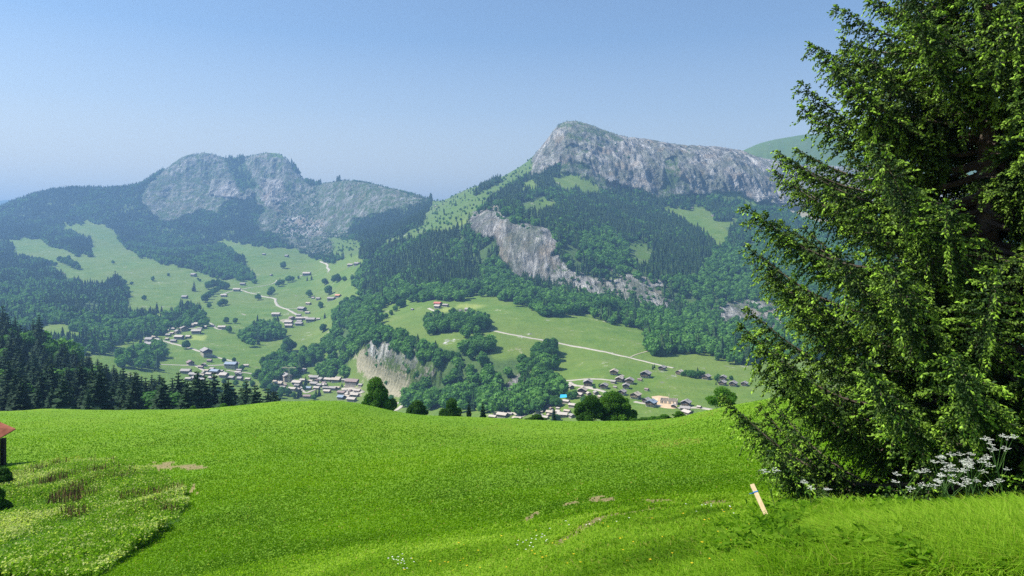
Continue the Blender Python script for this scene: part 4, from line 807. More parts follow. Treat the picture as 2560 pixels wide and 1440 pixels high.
for cl, s in CL.items():
    rows = [r_.split() for r_ in s.split(';')]; gi = random.Random(len(cl))
    for _ in range(FILL.get(cl, 0) * 12):
        if len(rows) >= s.count(';') + 1 + FILL[cl]: break
        a_, b__ = gi.sample(rows, 2)
        if abs(float(a_[0]) - float(b__[0])) > 60: continue
        f_ = gi.uniform(.3, .7); nx_ = float(a_[0]) * f_ + float(b__[0]) * (1 - f_) + gi.uniform(-3, 3); ny_ = float(a_[1]) * f_ + float(b__[1]) * (1 - f_) + gi.uniform(-2, 2)
        if any(abs(nx_ - float(q[0])) < 11 and abs(ny_ - float(q[1])) < 5 for q in rows): continue
        rows.append([str(round(nx_)), str(round(ny_)), str(gi.choice([12, 14, 16, 18])), gi.choice('gptw'), gi.choice('dm'), gi.choice('ab'), str(gi.choice([-15, 20, 50, 60, 65]))])
    rows.sort(key=lambda r_: float(r_[0]))
    for i, r_ in enumerate(rows):
        px, py, wp, rk, wk, form, ang = float(r_[0]), float(r_[1]), float(r_[2]), *r_[3:6], float(r_[6])
        d = hit(px, py, 330)[0]
        if d < 0: print('house missed', r_); continue
        o = chalet(rk, wk, form); a_ = math.radians(ang); Wd, Ln = {'a': (13.8, 14.8), 'b': (12.8, 18.8), 'c': (8.4, 9.4), 'h': (15.8, 24.8)}[form]
        app = abs(Wd * math.cos(a_)) + abs(Ln * math.sin(a_)); sc_ = 1.04 * wp / F_PX * d / app; xx = world(px, d)
        # the foot row is the front wall: step back by half the house
        back = .5 * (abs(Ln * math.cos(a_)) + abs(Wd * math.sin(a_))) * sc_ * .75
        xx *= (d + back) / d; zz = float(zat(xx, d + back)); zz = min(zz, float(zat(xx * d / (d + back), d)) + 1.0)
        o.location = (xx, d + back, zz + .2); o.rotation_euler = (0, 0, -math.atan2(xx, d) + a_); o.scale = (sc_,) * 3; HOUSES.append((xx, d + back, 9 * sc_))
        kind_ = {'a': 'chalet', 'b': 'farmhouse', 'c': 'barn', 'h': 'guest house'}[form]
        tag(o, f'{ROOF[rk][0]} roofed {WALL[wk][0].split()[0]} {kind_}, {ORD[i]} from left in {cl}', {'a': 'chalet', 'b': 'farmhouse', 'c': 'barn', 'h': 'hotel'}[form], f'houses of {cl}')
print('houses', len(HOUSES))

def at(px, py, dmin=330, dz=0.0):
    d = hit(px, py, dmin)[0]; xx = world(px, d); return xx, d, float(zat(xx, d)) + dz
# tower crane over the village
M_crane = simple('crane_yellow', (.55, .50, .36), (.68, .62, .46), 3); xx, d, zz = at(722, 968)
cr = bpy.data.objects.new('tower_crane', None); COL.objects.link(cr); cr.location = (xx, d, zz)
m = MB()
for sx in (-.9, .9):
    for sy in (-.9, .9): m.tube([(sx, sy, 0), (sx, sy, 25)], .16, 4)
for k_ in range(12):
    z0 = k_ * 2.08; m.tube([(-.9, -.9, z0), (.9, -.9, z0 + 2.08)], .10, 4); m.tube([(-.9, .9, z0), (.9, .9, z0 + 2.08)], .10, 4)
link('mast', m.mesh('mast', M_crane), cr)
m = MB(); m.tube([(-9, 0, 25), (9, 0, 25)], .22, 4); m.tube([(-9, 0, 25), (0, 0, 28), (9, 0, 25)], .1, 4); m.tube([(-9, .9, 25), (9, .9, 25)], .2, 4)
for k_ in range(12): m.tube([(-9 + 1.5*k_, 0, 25), (-8.2 + 1.5*k_, .9, 25)], .09, 4)
link('jib', m.mesh('jib', M_crane), cr); m = MB(); m.box(7, 8.8, -.2, 1.1, 23.2, 24.9); link('counterweight', m.mesh('counterweight', M_chim), cr)
tag(cr, 'pale tower crane standing beside the white hotel in the main village', 'crane')
# building site: white walls on sandy ground, blue tarpaulin
xx, d, zz = at(1672, 1011); bs = bpy.data.objects.new('unfinished_house', None); COL.objects.link(bs); bs.location = (xx, d, zz); bs.rotation_euler = (0, 0, -.25)
m = MB(); m.box(-7, 7, 0, 9, -3, .3); link('floor_slab', m.mesh('floor_slab', M_frame), bs)
m = MB()
for x0, x1 in ((-7, -5.2), (-3.9, -1.6), (-.3, 1.8), (3.2, 4.4), (5.6, 7)): m.box(x0, x1, 0, .35, .3, 2.9)
m.box(-7, 7, -.003, .347, 2.903, 3.5); m.box(-7, -6.65, .353, 9, .3, 3.4); m.box(6.65, 7, .353, 9, .3, 3.4); m.box(-6.64, 6.64, 8.65, 8.99, .3, 3.4)
link('block_wall', m.mesh('block_wall', M_stone), bs)
m = MB(); m.tube([(0, 4, .3), (0, 4, 8)], .25, 5); link('post', m.mesh('post', M_crane), bs)
tag(bs, 'roofless white walled house under construction on orange sandy ground', 'building site')
M_sand = simple('orange_sand', (.46, .33, .20), (.62, .47, .30), .5)
def pad(name, px, py, w_, l_, mat, label, cat=None, kind=None, h_=.5):
    xx, d, zz = at(px, py); n_ = 14; V = [(0, 0, h_)]; 
    for ring, (q_, hh) in enumerate(((.55, h_ * .8), (1, -.6))):
        for k_ in range(n_):
            a_ = 6.283 * k_ / n_; rr = q_ * RNG.uniform(.85, 1.15); ex, ey = rr * w_/2 * math.cos(a_), rr * l_/2 * math.sin(a_)
            V.append((ex, ey, float(zat(xx + ex, d + ey)) - zz + (hh if ring == 0 else -.3)))
    F = [(0, 1 + k_, 1 + (k_+1) % n_) for k_ in range(n_)]
    for k_ in range(n_): F += [(1+k_, 1+n_+k_, 1+n_+(k_+1) % n_), (1+k_, 1+n_+(k_+1) % n_, 1+(k_+1) % n_)]
    o = link(name, npmesh(name, np.array(V), np.array(F), mat, False)); o.location = (xx, d, zz); return tag(o, label, cat, kind=kind)
pad('sandy_yard', 1662, 1006, 24, 60, M_sand, 'orange sandy yard around the unfinished house', kind='structure')
pad('earth_mound', 1648, 1002, 9, 12, M_sand, 'orange heap of earth left of the unfinished house', 'earth mound', h_=2.6)
M_tarp = simple('blue_tarp', (.03, .36, .62), (.06, .48, .75), 2, rough=.5); xx, d, zz = at(1408, 1002)
m = MB(); m.tube([(-2.6, 0, 0), (-2.6, 0, 2.2)], .1, 4); m.tube([(2.6, 0, 0), (2.6, 0, 2.2)], .1, 4); tp = bpy.data.objects.new('tarpaulin_shelter', None); COL.objects.link(tp); tp.location = (xx, d, zz + 1.2)
link('post', m.mesh('post', M_bark), tp); m = MB(); m.hexa([(-3, -1.5, 1.6), (3, -1.9, 2.1), (3.3, 3, 3.6), (-2.2, 3, 3.4), (-3, -1.5, 1.7), (3, -1.9, 2.2), (3.3, 3, 3.7), (-2.2, 3, 3.5)])
link('tarpaulin', m.mesh('tarpaulin', M_tarp), tp); tag(tp, 'bright blue tarpaulin stretched behind the grey roofs left of the twin trees', 'tarpaulin')

# ------------------------------------------------------------------ trees just beyond the crest of the meadow
def crest_tree(name, px, top, w_px, dd_, seed, mat, label, kind='b', n=9000, leaf=.021, airy=.22, low=.06, lobes=30, wide=.46, group=None, foot=None, spread=.7):
    xx = world(px, dd_); zz = float(zat(xx, dd_)) if foot is None else -(foot - HZ) / F_PX * dd_
    hh = -(top - HZ) / F_PX * dd_ - zz; ww = w_px / F_PX * dd_ / (2 * (.24 if kind == 'c' else wide * .97))
    r = bpy.data.objects.new(name, None); COL.objects.link(r); r.location = (xx, dd_, zz); r.scale = (ww, ww, hh)
    link('trunk', TRUNK if kind == 'c' else TRUNKB, r)
    if kind == 'c': me = npmesh('crown', *whorl_tree(seed, 22, 12, .22, .02), M_spruce)
    else: me = npmesh('crown', *broad_tree(seed, n, leaf, lobes, wide=wide, low=low, airy=airy, spread=.9, core=.45, lr=.46, reach=.80), mat)
    link('crown', me, r); return tag(r, label, 'bush' if 'bush' in name else 'tree', group)
crest_tree('round_dark_tree', 943, 943, 92, 118, 101, M_near, 'dark dense round tree behind the right shoulder of the grassy hump', n=16000, leaf=.020, lobes=44)
crest_tree('leafy_tree', 1478, 985, 88, 108, 102, M_near, 'darker left one of the twin leafy trees behind the meadow crest', n=14000, leaf=.020, lobes=44)
crest_tree('leafy_tree', 1536, 977, 116, 110, 103, M_near, 'broader right one of the twin leafy trees behind the meadow crest', n=19000, leaf=.018, lobes=50)
crest_tree('leafy_tree', 1806, 967, 92, 84, 104, M_bright, 'light green airy tree behind the crest just left of the big spruce', n=8000, leaf=.019, airy=.3, lobes=26)
crest_tree('leafy_tree', 1126, 994, 62, 116, 105, M_near, 'small green tree between the low bush and the two dark spruces on the crest', n=7000)
crest_tree('bush', 1040, 1001, 74, 116, 106, M_near, 'low wide green bush right of the dark round tree', n=7000, leaf=.03, low=.02)
crest_tree('spruce_tree', 1172, 1001, 30, 116, 107, M_spruce, 'left one of two small dark spruces on the meadow crest', 'c')
crest_tree('spruce_tree', 1207, 1003, 32, 116, 108, M_spruce, 'right one of two small dark spruces on the meadow crest', 'c')
crest_tree('bush', 1338, 1035, 56, 104, 109, M_near, 'light green bush on the crest left of the twin trees', n=5000, leaf=.035, low=.02)
crest_tree('spruce_tree', 1386, 1022, 26, 125, 110, M_spruce, 'slim dark spruce on the crest left of the twin leafy trees', 'c')
for i, (px, top, w_, dd_) in enumerate([(1290, 1046, 40, 98), (1618, 1044, 50, 93), (1660, 1036, 44, 90), (1700, 1028, 40, 88), (1636, 1040, 34, 91), (1588, 1046, 30, 96), (560, 1008, 34, 116), (480, 1015, 30, 120)]):
    crest_tree('bush', px, top, w_, dd_, 120 + i, M_near if i % 2 else M_bright, f'low green bush, {ORD[i]} of the scrub along the meadow crest' if 0 else
               ['small bush on the crest just right of the grey chalet roofs', 'bush on the crest right of the twin leafy trees, lowest of the scrub', 'dark bush in the middle of the scrub right of the twin trees', 'highest bush at the right end of the scrub below the dark gabled chalet', 'bright bush tucked between two darker ones right of the twin trees', 'little dark bush at the right foot of the twin leafy trees', 'leafy bush at the edge of the spruces near the hump', 'dark bush at the foot of the spruce row'][i], n=2500, leaf=.06, low=.0, group='bushes along the meadow crest')

# ------------------------------------------------------------------ hut with a rusty roof at the left edge
hd = 40.0
def px3(px, py, d): return ((px - CX) / F_PX * d, d, -(py - HZ) / F_PX * d)
hut = bpy.data.objects.new('field_hut', None); COL.objects.link(hut); hx, hy, hz = px3(-45, 1118, hd); gz = float(zat(hx, hd)); hut.location = (hx, hy, gz)
M_rust = simple('rusty_metal', (.20, .055, .028), (.42, .15, .085), 1.6, rough=.7, vec=(3, 1, 1)); top_h = -(1062 - HZ) / F_PX * hd - gz
m = MB(); e_ = (40 + 45) / F_PX * hd - .95
m.hexa([(-2.2, -1.6, top_h + .35), (e_ - .55, -1.9, top_h - 1.35), (e_, 1.4, top_h - .62), (-2.2, 1.8, top_h + .5), (-2.2, -1.6, top_h + .40), (e_ - .55, -1.9, top_h - 1.30), (e_, 1.4, top_h - .57), (-2.2, 1.8, top_h + .55)])
link('roof', m.mesh('roof', M_rust), hut); m = MB(); m.box(-2.0, e_ - .95, -1.2, 1.2, -.5, top_h - 1.1); link('plank_wall', m.mesh('plank_wall', WALL['d'][1]), hut)
for yy in (-.9, 1.0):
    m = MB(); m.box(e_ - .55, e_ - .33, yy - .1, yy + .12, -.5, top_h - 1.0); link('post', m.mesh('post', WALL['d'][1]), hut)
tag(hut, 'small dark hut with a rusty red sheet roof at the left edge', 'hut')
def bush_at(px, py, d, w_, h_, seed, mat, label, n=5000, leaf=.04):
    xx = world(px, d); zz = float(zat(xx, d)); r = bpy.data.objects.new('bush', None); COL.objects.link(r); r.location = (xx, d, zz - .1); r.scale = (w_, w_, h_)
    tb = MB()
    for k_ in range(4): a_ = k_ * 1.6; tb.tube([(0, 0, 0), (.1*math.cos(a_), .1*math.sin(a_), .3), (.22*math.cos(a_), .22*math.sin(a_), .6)], [.015, .01, .004], 5)
    link('stems', tb.mesh('stems', M_bark), r); link('leaves', npmesh('leaves', *broad_tree(seed, n, leaf, 24, low=.0, airy=.3, core=.5, lr=.65), mat), r); return tag(r, label, 'bush')
bush_at(6, 1152, 34, 1.3, .95, 131, M_near, 'dark bush growing under the rusty hut roof')
bush_at(-30, 1225, 28, 1.9, 1.5, 132, M_near, 'dark leaning bush at the left edge below the hut')
#bush_at(10, 1330, 22.5, 1.3, .75, 133, M_near, 'low dark shrub in the weed patch at the left edge')

# ------------------------------------------------------------------ grass: blades near the viewer, tufts over the meadow (uncountable)
def grassmat(name, dark, mid, light, trans=.42):
    return leafmat(name, dark, mid, light, trans=trans, scale=.35, nscale=.9, rough=.6, spec=.1, tl=(1.25, 1.35, .5), tips=(.42, .36, .10))
M_grass = grassmat('grass_blades', (.055, .140, .004), (.20, .37, .015), (.42, .58, .07), trans=.5)
M_mead = grassmat('meadow_tufts', (.060, .15, .003), (.150, .295, .006), (.26, .42, .016))
nearR = R < 118
jc = np.arange(len(PX)); YSn = YS[nearR]; Rn = R[nearR]
ycm = np.minimum.accumulate(YSn, 0)
soil_f, weed_f, yel_f = [mask.reshape(len(R[nn]), len(S), 4)[..., i] for i in range(3)]
def nearmask(f, x, y):
    i = np.clip(np.interp(y, R, np.arange(len(R))).round().astype(int), 0, f.shape[0]-1); j = np.clip(np.interp(x / y, S, np.arange(len(S))).round().astype(int), 0, len(S)-1); return f[i, j]
def ground_near(n, y0, y1, x0=-60, x1=2620, pw=1.0):
    px = RNG.uniform(x0, x1, n); py = y0 + (y1 - y0) * RNG.random(n) ** pw; d = hit(px, py, 1.3, 118); ok = d > 1.6; px, d = px[ok], d[ok]
    d = d * (1 + RNG.normal(0, .006, len(d))); x = world(px, d); return x, d, zat(x, d)
def blades(name, x, y, z, h, w, tint, tip, mat, lean=.5, seg=2):
    n = len(x); a = RNG.uniform(0, 6.283, n); ca, sa = np.cos(a), np.sin(a); la = RNG.uniform(0, 6.283, n); lm = np.minimum(RNG.gamma(2.0, lean / 2, n), 1.15)
    lx, ly = np.cos(la) * lm, np.sin(la) * lm; V = []
    b0 = np.stack([x - ca*w/2, y - sa*w/2, z - .02], 1); b1 = np.stack([x + ca*w/2, y + sa*w/2, z - .02], 1)
    mx = np.stack([x + lx*h*.35, y + ly*h*.35, z + h*.62], 1); o_ = np.stack([ca*w*.42, sa*w*.42, 0*w], 1); tp = np.stack([x + lx*h, y + ly*h, z + h * np.clip(1.05 - lm*.35, .3, 1)], 1)
    V = np.stack([b0, b1, mx + o_, mx - o_, tp], 1).reshape(-1, 3); i = np.arange(n) * 5
    F = np.concatenate([np.stack([i, i+1, i+2], 1), np.stack([i, i+2, i+3], 1), np.stack([i+3, i+2, i+4], 1)])
    return link(name, npmesh(name, V, F, mat, False, {'tint': np.repeat(tint, 5), 'tip': np.repeat(tip, 5)}))
# fine blades, 3.4 m to about 14 m
x, y, z = ground_near(500000, 1235, 1475, 300, 2960); fd = RNG.random(len(x)) < np.clip((12.5 - y) / 4, 0, 1); x, y, z = x[fd], y[fd], z[fd]
soilv = nearmask(soil_f, x, y); patch = fbm(x / .9, y / .9, 3, 91); ok = (RNG.random(len(x)) > soilv * .93) & (y < 22); x, y, z, patch = x[ok], y[ok], z[ok], patch[ok]
right = np.clip((x / y * F_PX + CX - 1300) / 500, 0, 1) * (y < 9)
right = right * np.clip((x / y * F_PX + CX - 1900) / 200, .25, 1); h = (.045 + .065 * right * np.clip(1.3 + 1.5 * patch, .25, 2)) * RNG.uniform(.55, 1.35, len(x)); w = np.maximum(.0075, y * .0017) * RNG.uniform(.5, 1.6, len(x))
o = blades('grass', x, y, z, h, w, np.clip(.58 + 1.2 * patch + RNG.normal(0, .38, len(x)), 0, 1), (RNG.random(len(x)) < .035) * .6, M_grass, lean=1.0)
tag(o, 'fine green grass blades covering the ground near the viewer', 'grass', kind='stuff')
# tufts over the mown meadow
x, y, z = ground_near(580000, 990, 1475, -430, 3000); soilv = nearmask(soil_f, x, y); weedv = nearmask(weed_f, x, y); yelv = nearmask(yel_f, x, y)
px_ = CX + x / y * F_PX; patch = .40 * fbm(x / 2.6, y / 2.6, 3, 93) + .8 * fbm(x / 16, y / 11, 3, 95) + .10 * noise(x / .5, y / .5, None, 96) + .22 * noise((x * .9 + y * .35) / .9, (y * .9 - x * .35) / 14, None, 90)
ok = (RNG.random(len(x)) > soilv * .93) & (weedv < .5) & (y > 7.5); x, y, z, patch, yelv = x[ok], y[ok], z[ok], patch[ok], yelv[ok]
k_ = np.clip(y / 30, .35, 1.6); h = (.018 + .024 * k_) * RNG.uniform(.5, 1.5, len(x)) * np.clip(1 + .6 * patch, .6, 1.6); w = (.014 + .028 * k_) * RNG.uniform(.6, 1.5, len(x))
tip = np.where(yelv > .5, (RNG.random(len(x)) < .45) * .8, (RNG.random(len(x)) < .012) * .9)
o = blades('meadow_grass', x, y, z, h, w, np.clip(.52 + .85 * patch + RNG.normal(0, .10, len(x)), 0, 1), tip, M_mead, lean=.9)
tag(o, 'short bright green turf over the sloping meadow', 'grass', kind='stuff')
# long grass at the foot of the spruce and along the bank
x, y, z = ground_near(52000, 1272, 1470, 1880, 2960); patch = fbm(x / .45, y / .45, 2, 97); ok = (patch > .02) & (RNG.random(len(x)) < .6) & (y < 9); x, y, z = x[ok], y[ok], z[ok]
n = len(x); o = blades('long_grass', x, y, z, RNG.uniform(.07, .2, n), RNG.uniform(.004, .008, n), RNG.uniform(.2, .8, n), (RNG.random(n) < .05) * .8, M_grass, lean=.9)
tag(o, 'longer uncut grass on the bank below the big spruce', 'grass', kind='stuff')

def leaves(name, x, y, z, size, tint, mat, label, tilt=.5, cat='weeds', tipv=None, ratio=.5):
    n = len(x); N_ = np.stack([RNG.normal(0, tilt, n), RNG.normal(0, tilt, n), np.ones(n)], 1); N_ /= np.linalg.norm(N_, axis=1)[:, None]
    A = np.cross(N_, RNG.normal(size=(n, 3))); A /= np.linalg.norm(A, axis=1)[:, None]; B = np.cross(N_, A); p = np.stack([x, y, z], 1); s_ = size[:, None]
    V = np.stack([p, p + A*s_*.35 + B*s_*ratio*.5 + N_*s_*.1, p + A*s_*.75 + B*s_*ratio*.38 + N_*s_*.12, p + A*s_ - N_*s_*.02, p + A*s_*.75 - B*s_*ratio*.38 + N_*s_*.12, p + A*s_*.35 - B*s_*ratio*.5 + N_*s_*.1, p + A*s_*.5], 1).reshape(-1, 3)
    i = np.arange(n) * 7; F = np.concatenate([np.stack([i + a_, i + b__, i + 6], 1) for a_, b__ in ((0, 1), (1, 2), (2, 3), (3, 4), (4, 5), (5, 0))])
    o = link(name, npmesh(name, V, F, mat, False, {'tint': np.repeat(tint, 7), 'tip': np.repeat(np.zeros(n) if tipv is None else tipv, 7)})); return tag(o, label, cat, kind='stuff')
M_weed = leafmat('weed_leaves', (.05, .13, .006), (.13, .26, .014), (.27, .40, .05), trans=.45, scale=3, nscale=.8, rough=.8, spec=.05, tips=(.60, .62, .26))
x, y, z = ground_near(76000, 1275, 1470, 1500, 2960); pa = fbm(x / .35, y / .35, 2, 98); ok = (pa > -.02) & (y < 7.2) & (RNG.random(len(x)) < np.clip((x / y * F_PX - 480) / 500, .0, .5)); x, y, z = x[ok], y[ok], z[ok]; n = len(x)
leaves('broad_leaf_weeds', x, y, z + RNG.uniform(.05, .15, n), RNG.uniform(.025, .075, n), RNG.random(n), M_weed, 'clover, dock and other broad leaves among the foreground grass')
# weed patch in the hollow at the left
x, y, z = ground_near(520000, 1150, 1475, -420, 520); wv = nearmask(weed_f, x, y); ok = wv > .5; x, y, z = x[ok], y[ok], z[ok]; n = len(x)
big_ = fbm(x / 3.0, y / 2.2, 3, 99); pal = np.clip((fbm(x / 1.7, y / 1.3, 3, 102) + .55 * fbm(x / 5, y / 5, 2, 103) + .10) * 3.2, 0, 1); hh = (.14 + .30 * np.clip(.5 + big_, 0, 1)) * RNG.uniform(.1, 1, n)
ok = RNG.random(n) < np.clip(.75 + 1.6 * big_, .12, 1); x, y, z, pal, hh, n = x[ok], y[ok], z[ok], pal[ok], hh[ok], int(ok.sum())
leaves('weed_patch', x, y, z + hh, RNG.uniform(.03, .085, n), np.clip(RNG.normal(.4, .3, n), 0, 1), M_weed, 'rank weeds with pale seed heads filling the hollow at the lower left', tilt=.8, tipv=(RNG.random(n) < .15 + pal * .70) * RNG.uniform(.4, .95, n) * (hh > .12), ratio=.7)
x, y, z = ground_near(9000, 1150, 1300, -80, 480); wv = nearmask(weed_f, x, y); py_ = HZ - z / y * F_PX; ok = (wv > .5) & (fbm(x / 1.5, y / 1.5, 2, 105) > .2); x, y, z = x[ok], y[ok], z[ok]; n = len(x)
M_stalk = simple('dry_stalks', (.10, .055, .025), (.22, .13, .06), 4)
o = blades('dry_stalks', x, y, z, RNG.uniform(.3, .6, n), RNG.uniform(.012, .03, n), RNG.random(n), np.zeros(n), M_stalk, lean=.15); tag(o, 'brown dock stalks standing in the weed patch', 'stalks', kind='stuff')

# ------------------------------------------------------------------ the big spruce at the right
M_needle = leafmat('spruce_shoots', (.006, .022, .005), (.016, .048, .007), (.036, .088, .010), trans=.22, scale=2, nscale=.5, rough=.6, spec=.22, tips=(.44, .72, .06))  # pale young growth; tips also carry painted sunlight, dark base the shaded crown interior
def big_spruce(name, px_base, D, foot_row, apex_row, rad_fn, seed, label, density=1.0, zmin=0.0, dz=.17):
    g = np.random.default_rng(seed); bx = world(px_base, D); bz = -(foot_row - HZ) / F_PX * D; Hh = (foot_row - apex_row) / F_PX * D
    root = bpy.data.objects.new(name, None); COL.objects.link(root); root.location = (bx, D, bz)
    m = MB(); m.tube([(0, 0, -.8), (0, 0, .4), (.03, 0, Hh*.5), (0, 0, Hh)], [.24, .19, .11, .01], 10); link('trunk', m.mesh('trunk', M_bark, True), root)
    wood = MB(); P_, Dr, Sz, Tp, Tn = [], [], [], [], []
    zc = zmin + .12; az = 0
    while zc < Hh - .15:
        t = zc / Hh; nb = 7 if t < .8 else 5
        az += 1.1
        for j in range(nb):
            a = az + 6.283 * j / nb + g.uniform(-.35, .35); zz = zc + g.uniform(-.10, .10); Lb = rad_fn(zz + .12 * rad_fn(zz, a), a) * (.92 if zz < .55 else 1) * g.choice([1, 1, .90, .80]) * g.uniform(.92, 1.04)
            if Lb < .12: continue
            ca, sa = math.cos(a), math.sin(a); rise = -.06 + .16 * t + g.uniform(-.14, .12) + (.10 if zz < .6 else 0)
            ns = max(8, int(Lb / .075)); q = np.linspace(0, 1, ns); rad = Lb * q; hgt = zz + Lb * (rise * q - .16 * (1-t) * np.sin(q * 3.14) + .24 * q ** 2.5)
            side = .06 * Lb * np.sin(q * 2.5 + g.uniform(0, 6)) ; bp = np.stack([rad * ca - side * sa, rad * sa + side * ca, hgt], 1)
            wood.tube([tuple(v_) for v_ in bp[::2]], list(np.linspace(.028 * Lb / 2 + .006, .003, len(bp[::2]))), 4)
            tint_b = g.uniform(0, 1)
            for i in range(1, ns):
                f = q[i]
                if f < .18: continue
                dirb = bp[i] - bp[i-1]; dirb /= np.linalg.norm(dirb)
                for sd in (-1, 1, 0, 2):
                    lat = np.array([-dirb[1], dirb[0], 0]) * (sd if sd < 2 else g.choice([-.5, .5])) + np.array([0, 0, -1.0 if sd == 0 else (-.45 if sd == 2 else 0)]); lat /= max(1e-6, np.linalg.norm(lat))
                    bl = (.85 if sd == 0 else .62 if sd == 2 else 1) * min(.46, (.16 + .30 * Lb * (1 - f) ** .6 * f ** .3)) * g.uniform(.6, 1.15) * (.75 if Lb < .8 else 1)
                    btip = g.choice([.3, .8, 1.0]); dr = dirb * g.uniform(.45, .85) + lat * g.uniform(.6, 1.0) + np.array([0, 0, g.uniform(-.35, .15)]); dr /= np.linalg.norm(dr)
                    m_ = max(2, int(bl / .022 * density)); s_ = np.linspace(.08, 1, m_) * bl
                    pp = bp[i] + dr * s_[:, None]; pp[:, 2] -= .35 * s_ ** 2 / max(bl, .1) * .8
                    if g.random() < .3: wood.tube([tuple(bp[i]), tuple(pp[-1])], [.004, .0015], 3)
                    for rep in range(2):
                        sdv = np.cross(dr, [0, 0, 1.0]); sdv /= max(1e-6, np.linalg.norm(sdv)); sg = np.where((np.arange(m_) + rep) % 2, 1, -1)[:, None]
                        d3 = dr * g.uniform(.35, .9, (m_, 1)) + sdv * sg * g.uniform(.2, 1.0, (m_, 1)) + np.array([0, 0, -1]) * g.uniform(-.35, .9, (m_, 1))
                        d3 /= np.linalg.norm(d3, axis=1)[:, None]; P_.append(pp + g.normal(0, .008, pp.shape)); Dr.append(d3)
                        Sz.append(g.uniform(.030, .058, m_)); tp_ = np.clip((s_ / bl - .35) * 1.3, 0, 1) * g.uniform(.55, 1, m_) * btip * (.35 + .65 * np.clip(f * 1.4 - .2, 0, 1)); Tp.append(tp_ * (g.random(m_) < .85)); Tn.append(np.full(m_, tint_b) + g.normal(0, .15, m_))  # lighter towards branch ends: fresh shoots plus sunlight put into the colour
                ma = 5; aa = g.uniform(0, 6.283, ma); la = np.array([-dirb[1], dirb[0], 0]); la /= max(1e-6, np.linalg.norm(la)); uv = np.cross(dirb, la)
                d3 = dirb * .8 + la * np.cos(aa)[:, None] + uv * np.sin(aa)[:, None]; d3 /= np.linalg.norm(d3, axis=1)[:, None]
                P_.append(np.repeat(bp[i:i+1], ma, 0)); Dr.append(d3); Sz.append(g.uniform(.03, .06, ma)); Tp.append(g.uniform(0, .35, ma) * f); Tn.append(np.full(ma, tint_b))
                if i == ns - 1:
                    P_.append(bp[i:i+1]); Dr.append(dirb[None]); Sz.append(np.array([.10])); Tp.append(np.array([.5])); Tn.append(np.array([.5]))
        zc += dz * 1.28 * (1 if t < .85 else .7) * g.uniform(.8, 1.2)
    P_ = np.concatenate(P_); Dr = np.concatenate(Dr); Sz = np.concatenate(Sz); Tp = np.concatenate(Tp); Tn = np.clip(np.concatenate(Tn), 0, 1)
    keep_ = np.linalg.norm(P_[:, :2], axis=1) > .25; P_, Dr, Sz, Tp, Tn = P_[keep_], Dr[keep_], Sz[keep_], Tp[keep_], Tn[keep_]
    n = len(P_); up = g.normal(size=(n, 3)); A = np.cross(Dr, up); A /= np.linalg.norm(A, axis=1)[:, None]; B = np.cross(Dr, A); s = Sz[:, None]; wd_ = .24
    mid = P_ + Dr * s * .58
    dn = np.array([0, 0, -1.0]) * s * .10
    V = np.stack([P_, mid + A*s*wd_, mid - A*s*wd_*.5 + B*s*wd_*.87, mid - A*s*wd_*.5 - B*s*wd_*.87, P_ + Dr * s + dn], 1).reshape(-1, 3); i = np.arange(n) * 5
    F = np.concatenate([np.stack([i, i+a_, i+b__], 1) for a_, b__ in ((2, 1), (3, 2), (1, 3))] + [np.stack([i+4, i+a_, i+b__], 1) for a_, b__ in ((1, 2), (2, 3), (3, 1))])
    print(name, 'shoots', n)
    link('needles', npmesh('needles', V, F, M_needle, False, {'tint': np.repeat(Tn, 5), 'tip': np.repeat(Tp, 5)}), root)
    link('branches', wood.mesh('branches', M_bark), root)
    return tag(root, label, 'tree')
D1 = 9.4
def rad1(zz, a):
    row = 1335 - zz / D1 * F_PX                      # left outline of the crown, read per row and turned into metres
    r_ = np.interp(row, [-620, -400, -100, 0, 60, 110, 200, 330, 430, 560, 680, 760, 860, 1000, 1100, 1200, 1290, 1335], [0, 120, 235, 290, 410, 425, 410, 470, 540, 600, 600, 640, 645, 640, 640, 640, 625, 560])
    return r_ * .95 / F_PX * D1 * (1 if math.cos(a) < .3 else 1.15)
big_spruce('big_spruce', 2462, D1, 1335, -560, rad1, 5, 'big bright tipped spruce filling the right side beside the meadow')
D2 = 11.5
def rad2(zz, a):
    row = 1330 - zz / D2 * F_PX; return np.interp(row, [-700, 0, 1330], [60, 300, 520]) / F_PX * D2
big_spruce('second_spruce', 2760, D2, 1330, -760, rad2, 9, 'darker spruce reaching in from the right edge behind the big one', density=.7, dz=.3)

# ------------------------------------------------------------------ wooden stake with blue string
M_lath = simple('sawn_lath', (.46, .34, .18), (.60, .47, .28), 6, rough=.8, vec=(8, 8, 1)); M_str = simple('blue_string', (.02, .10, .30), (.05, .20, .45), 8)
b0 = Vector(px3(1921, 1300, 6.15)); t0 = Vector(px3(1880, 1211, 6.40)); ax = (t0 - b0).normalized(); st = bpy.data.objects.new('wooden_stake', None); COL.objects.link(st); st.location = b0
def slab(o0, o1, w_, th, name, mat):
    m = MB(); a = Vector((.94, -.35, 0)); a = (a - ax * a.dot(ax)).normalized(); b_ = ax.cross(a); c = []
    for o_ in (o0, o1): c += [tuple(o_ - a*w_/2 - b_*th/2), tuple(o_ + a*w_/2 - b_*th/2), tuple(o_ + a*w_/2 + b_*th/2), tuple(o_ - a*w_/2 + b_*th/2)]
    m.hexa(c); return link(name, m.mesh(name, mat), st)
Ls = (t0 - b0).length; slab(-ax * .18, ax * Ls, .036, .014, 'lath', M_lath); slab(ax * Ls * .76, ax * Ls * .79, .042, .020, 'string', M_str)
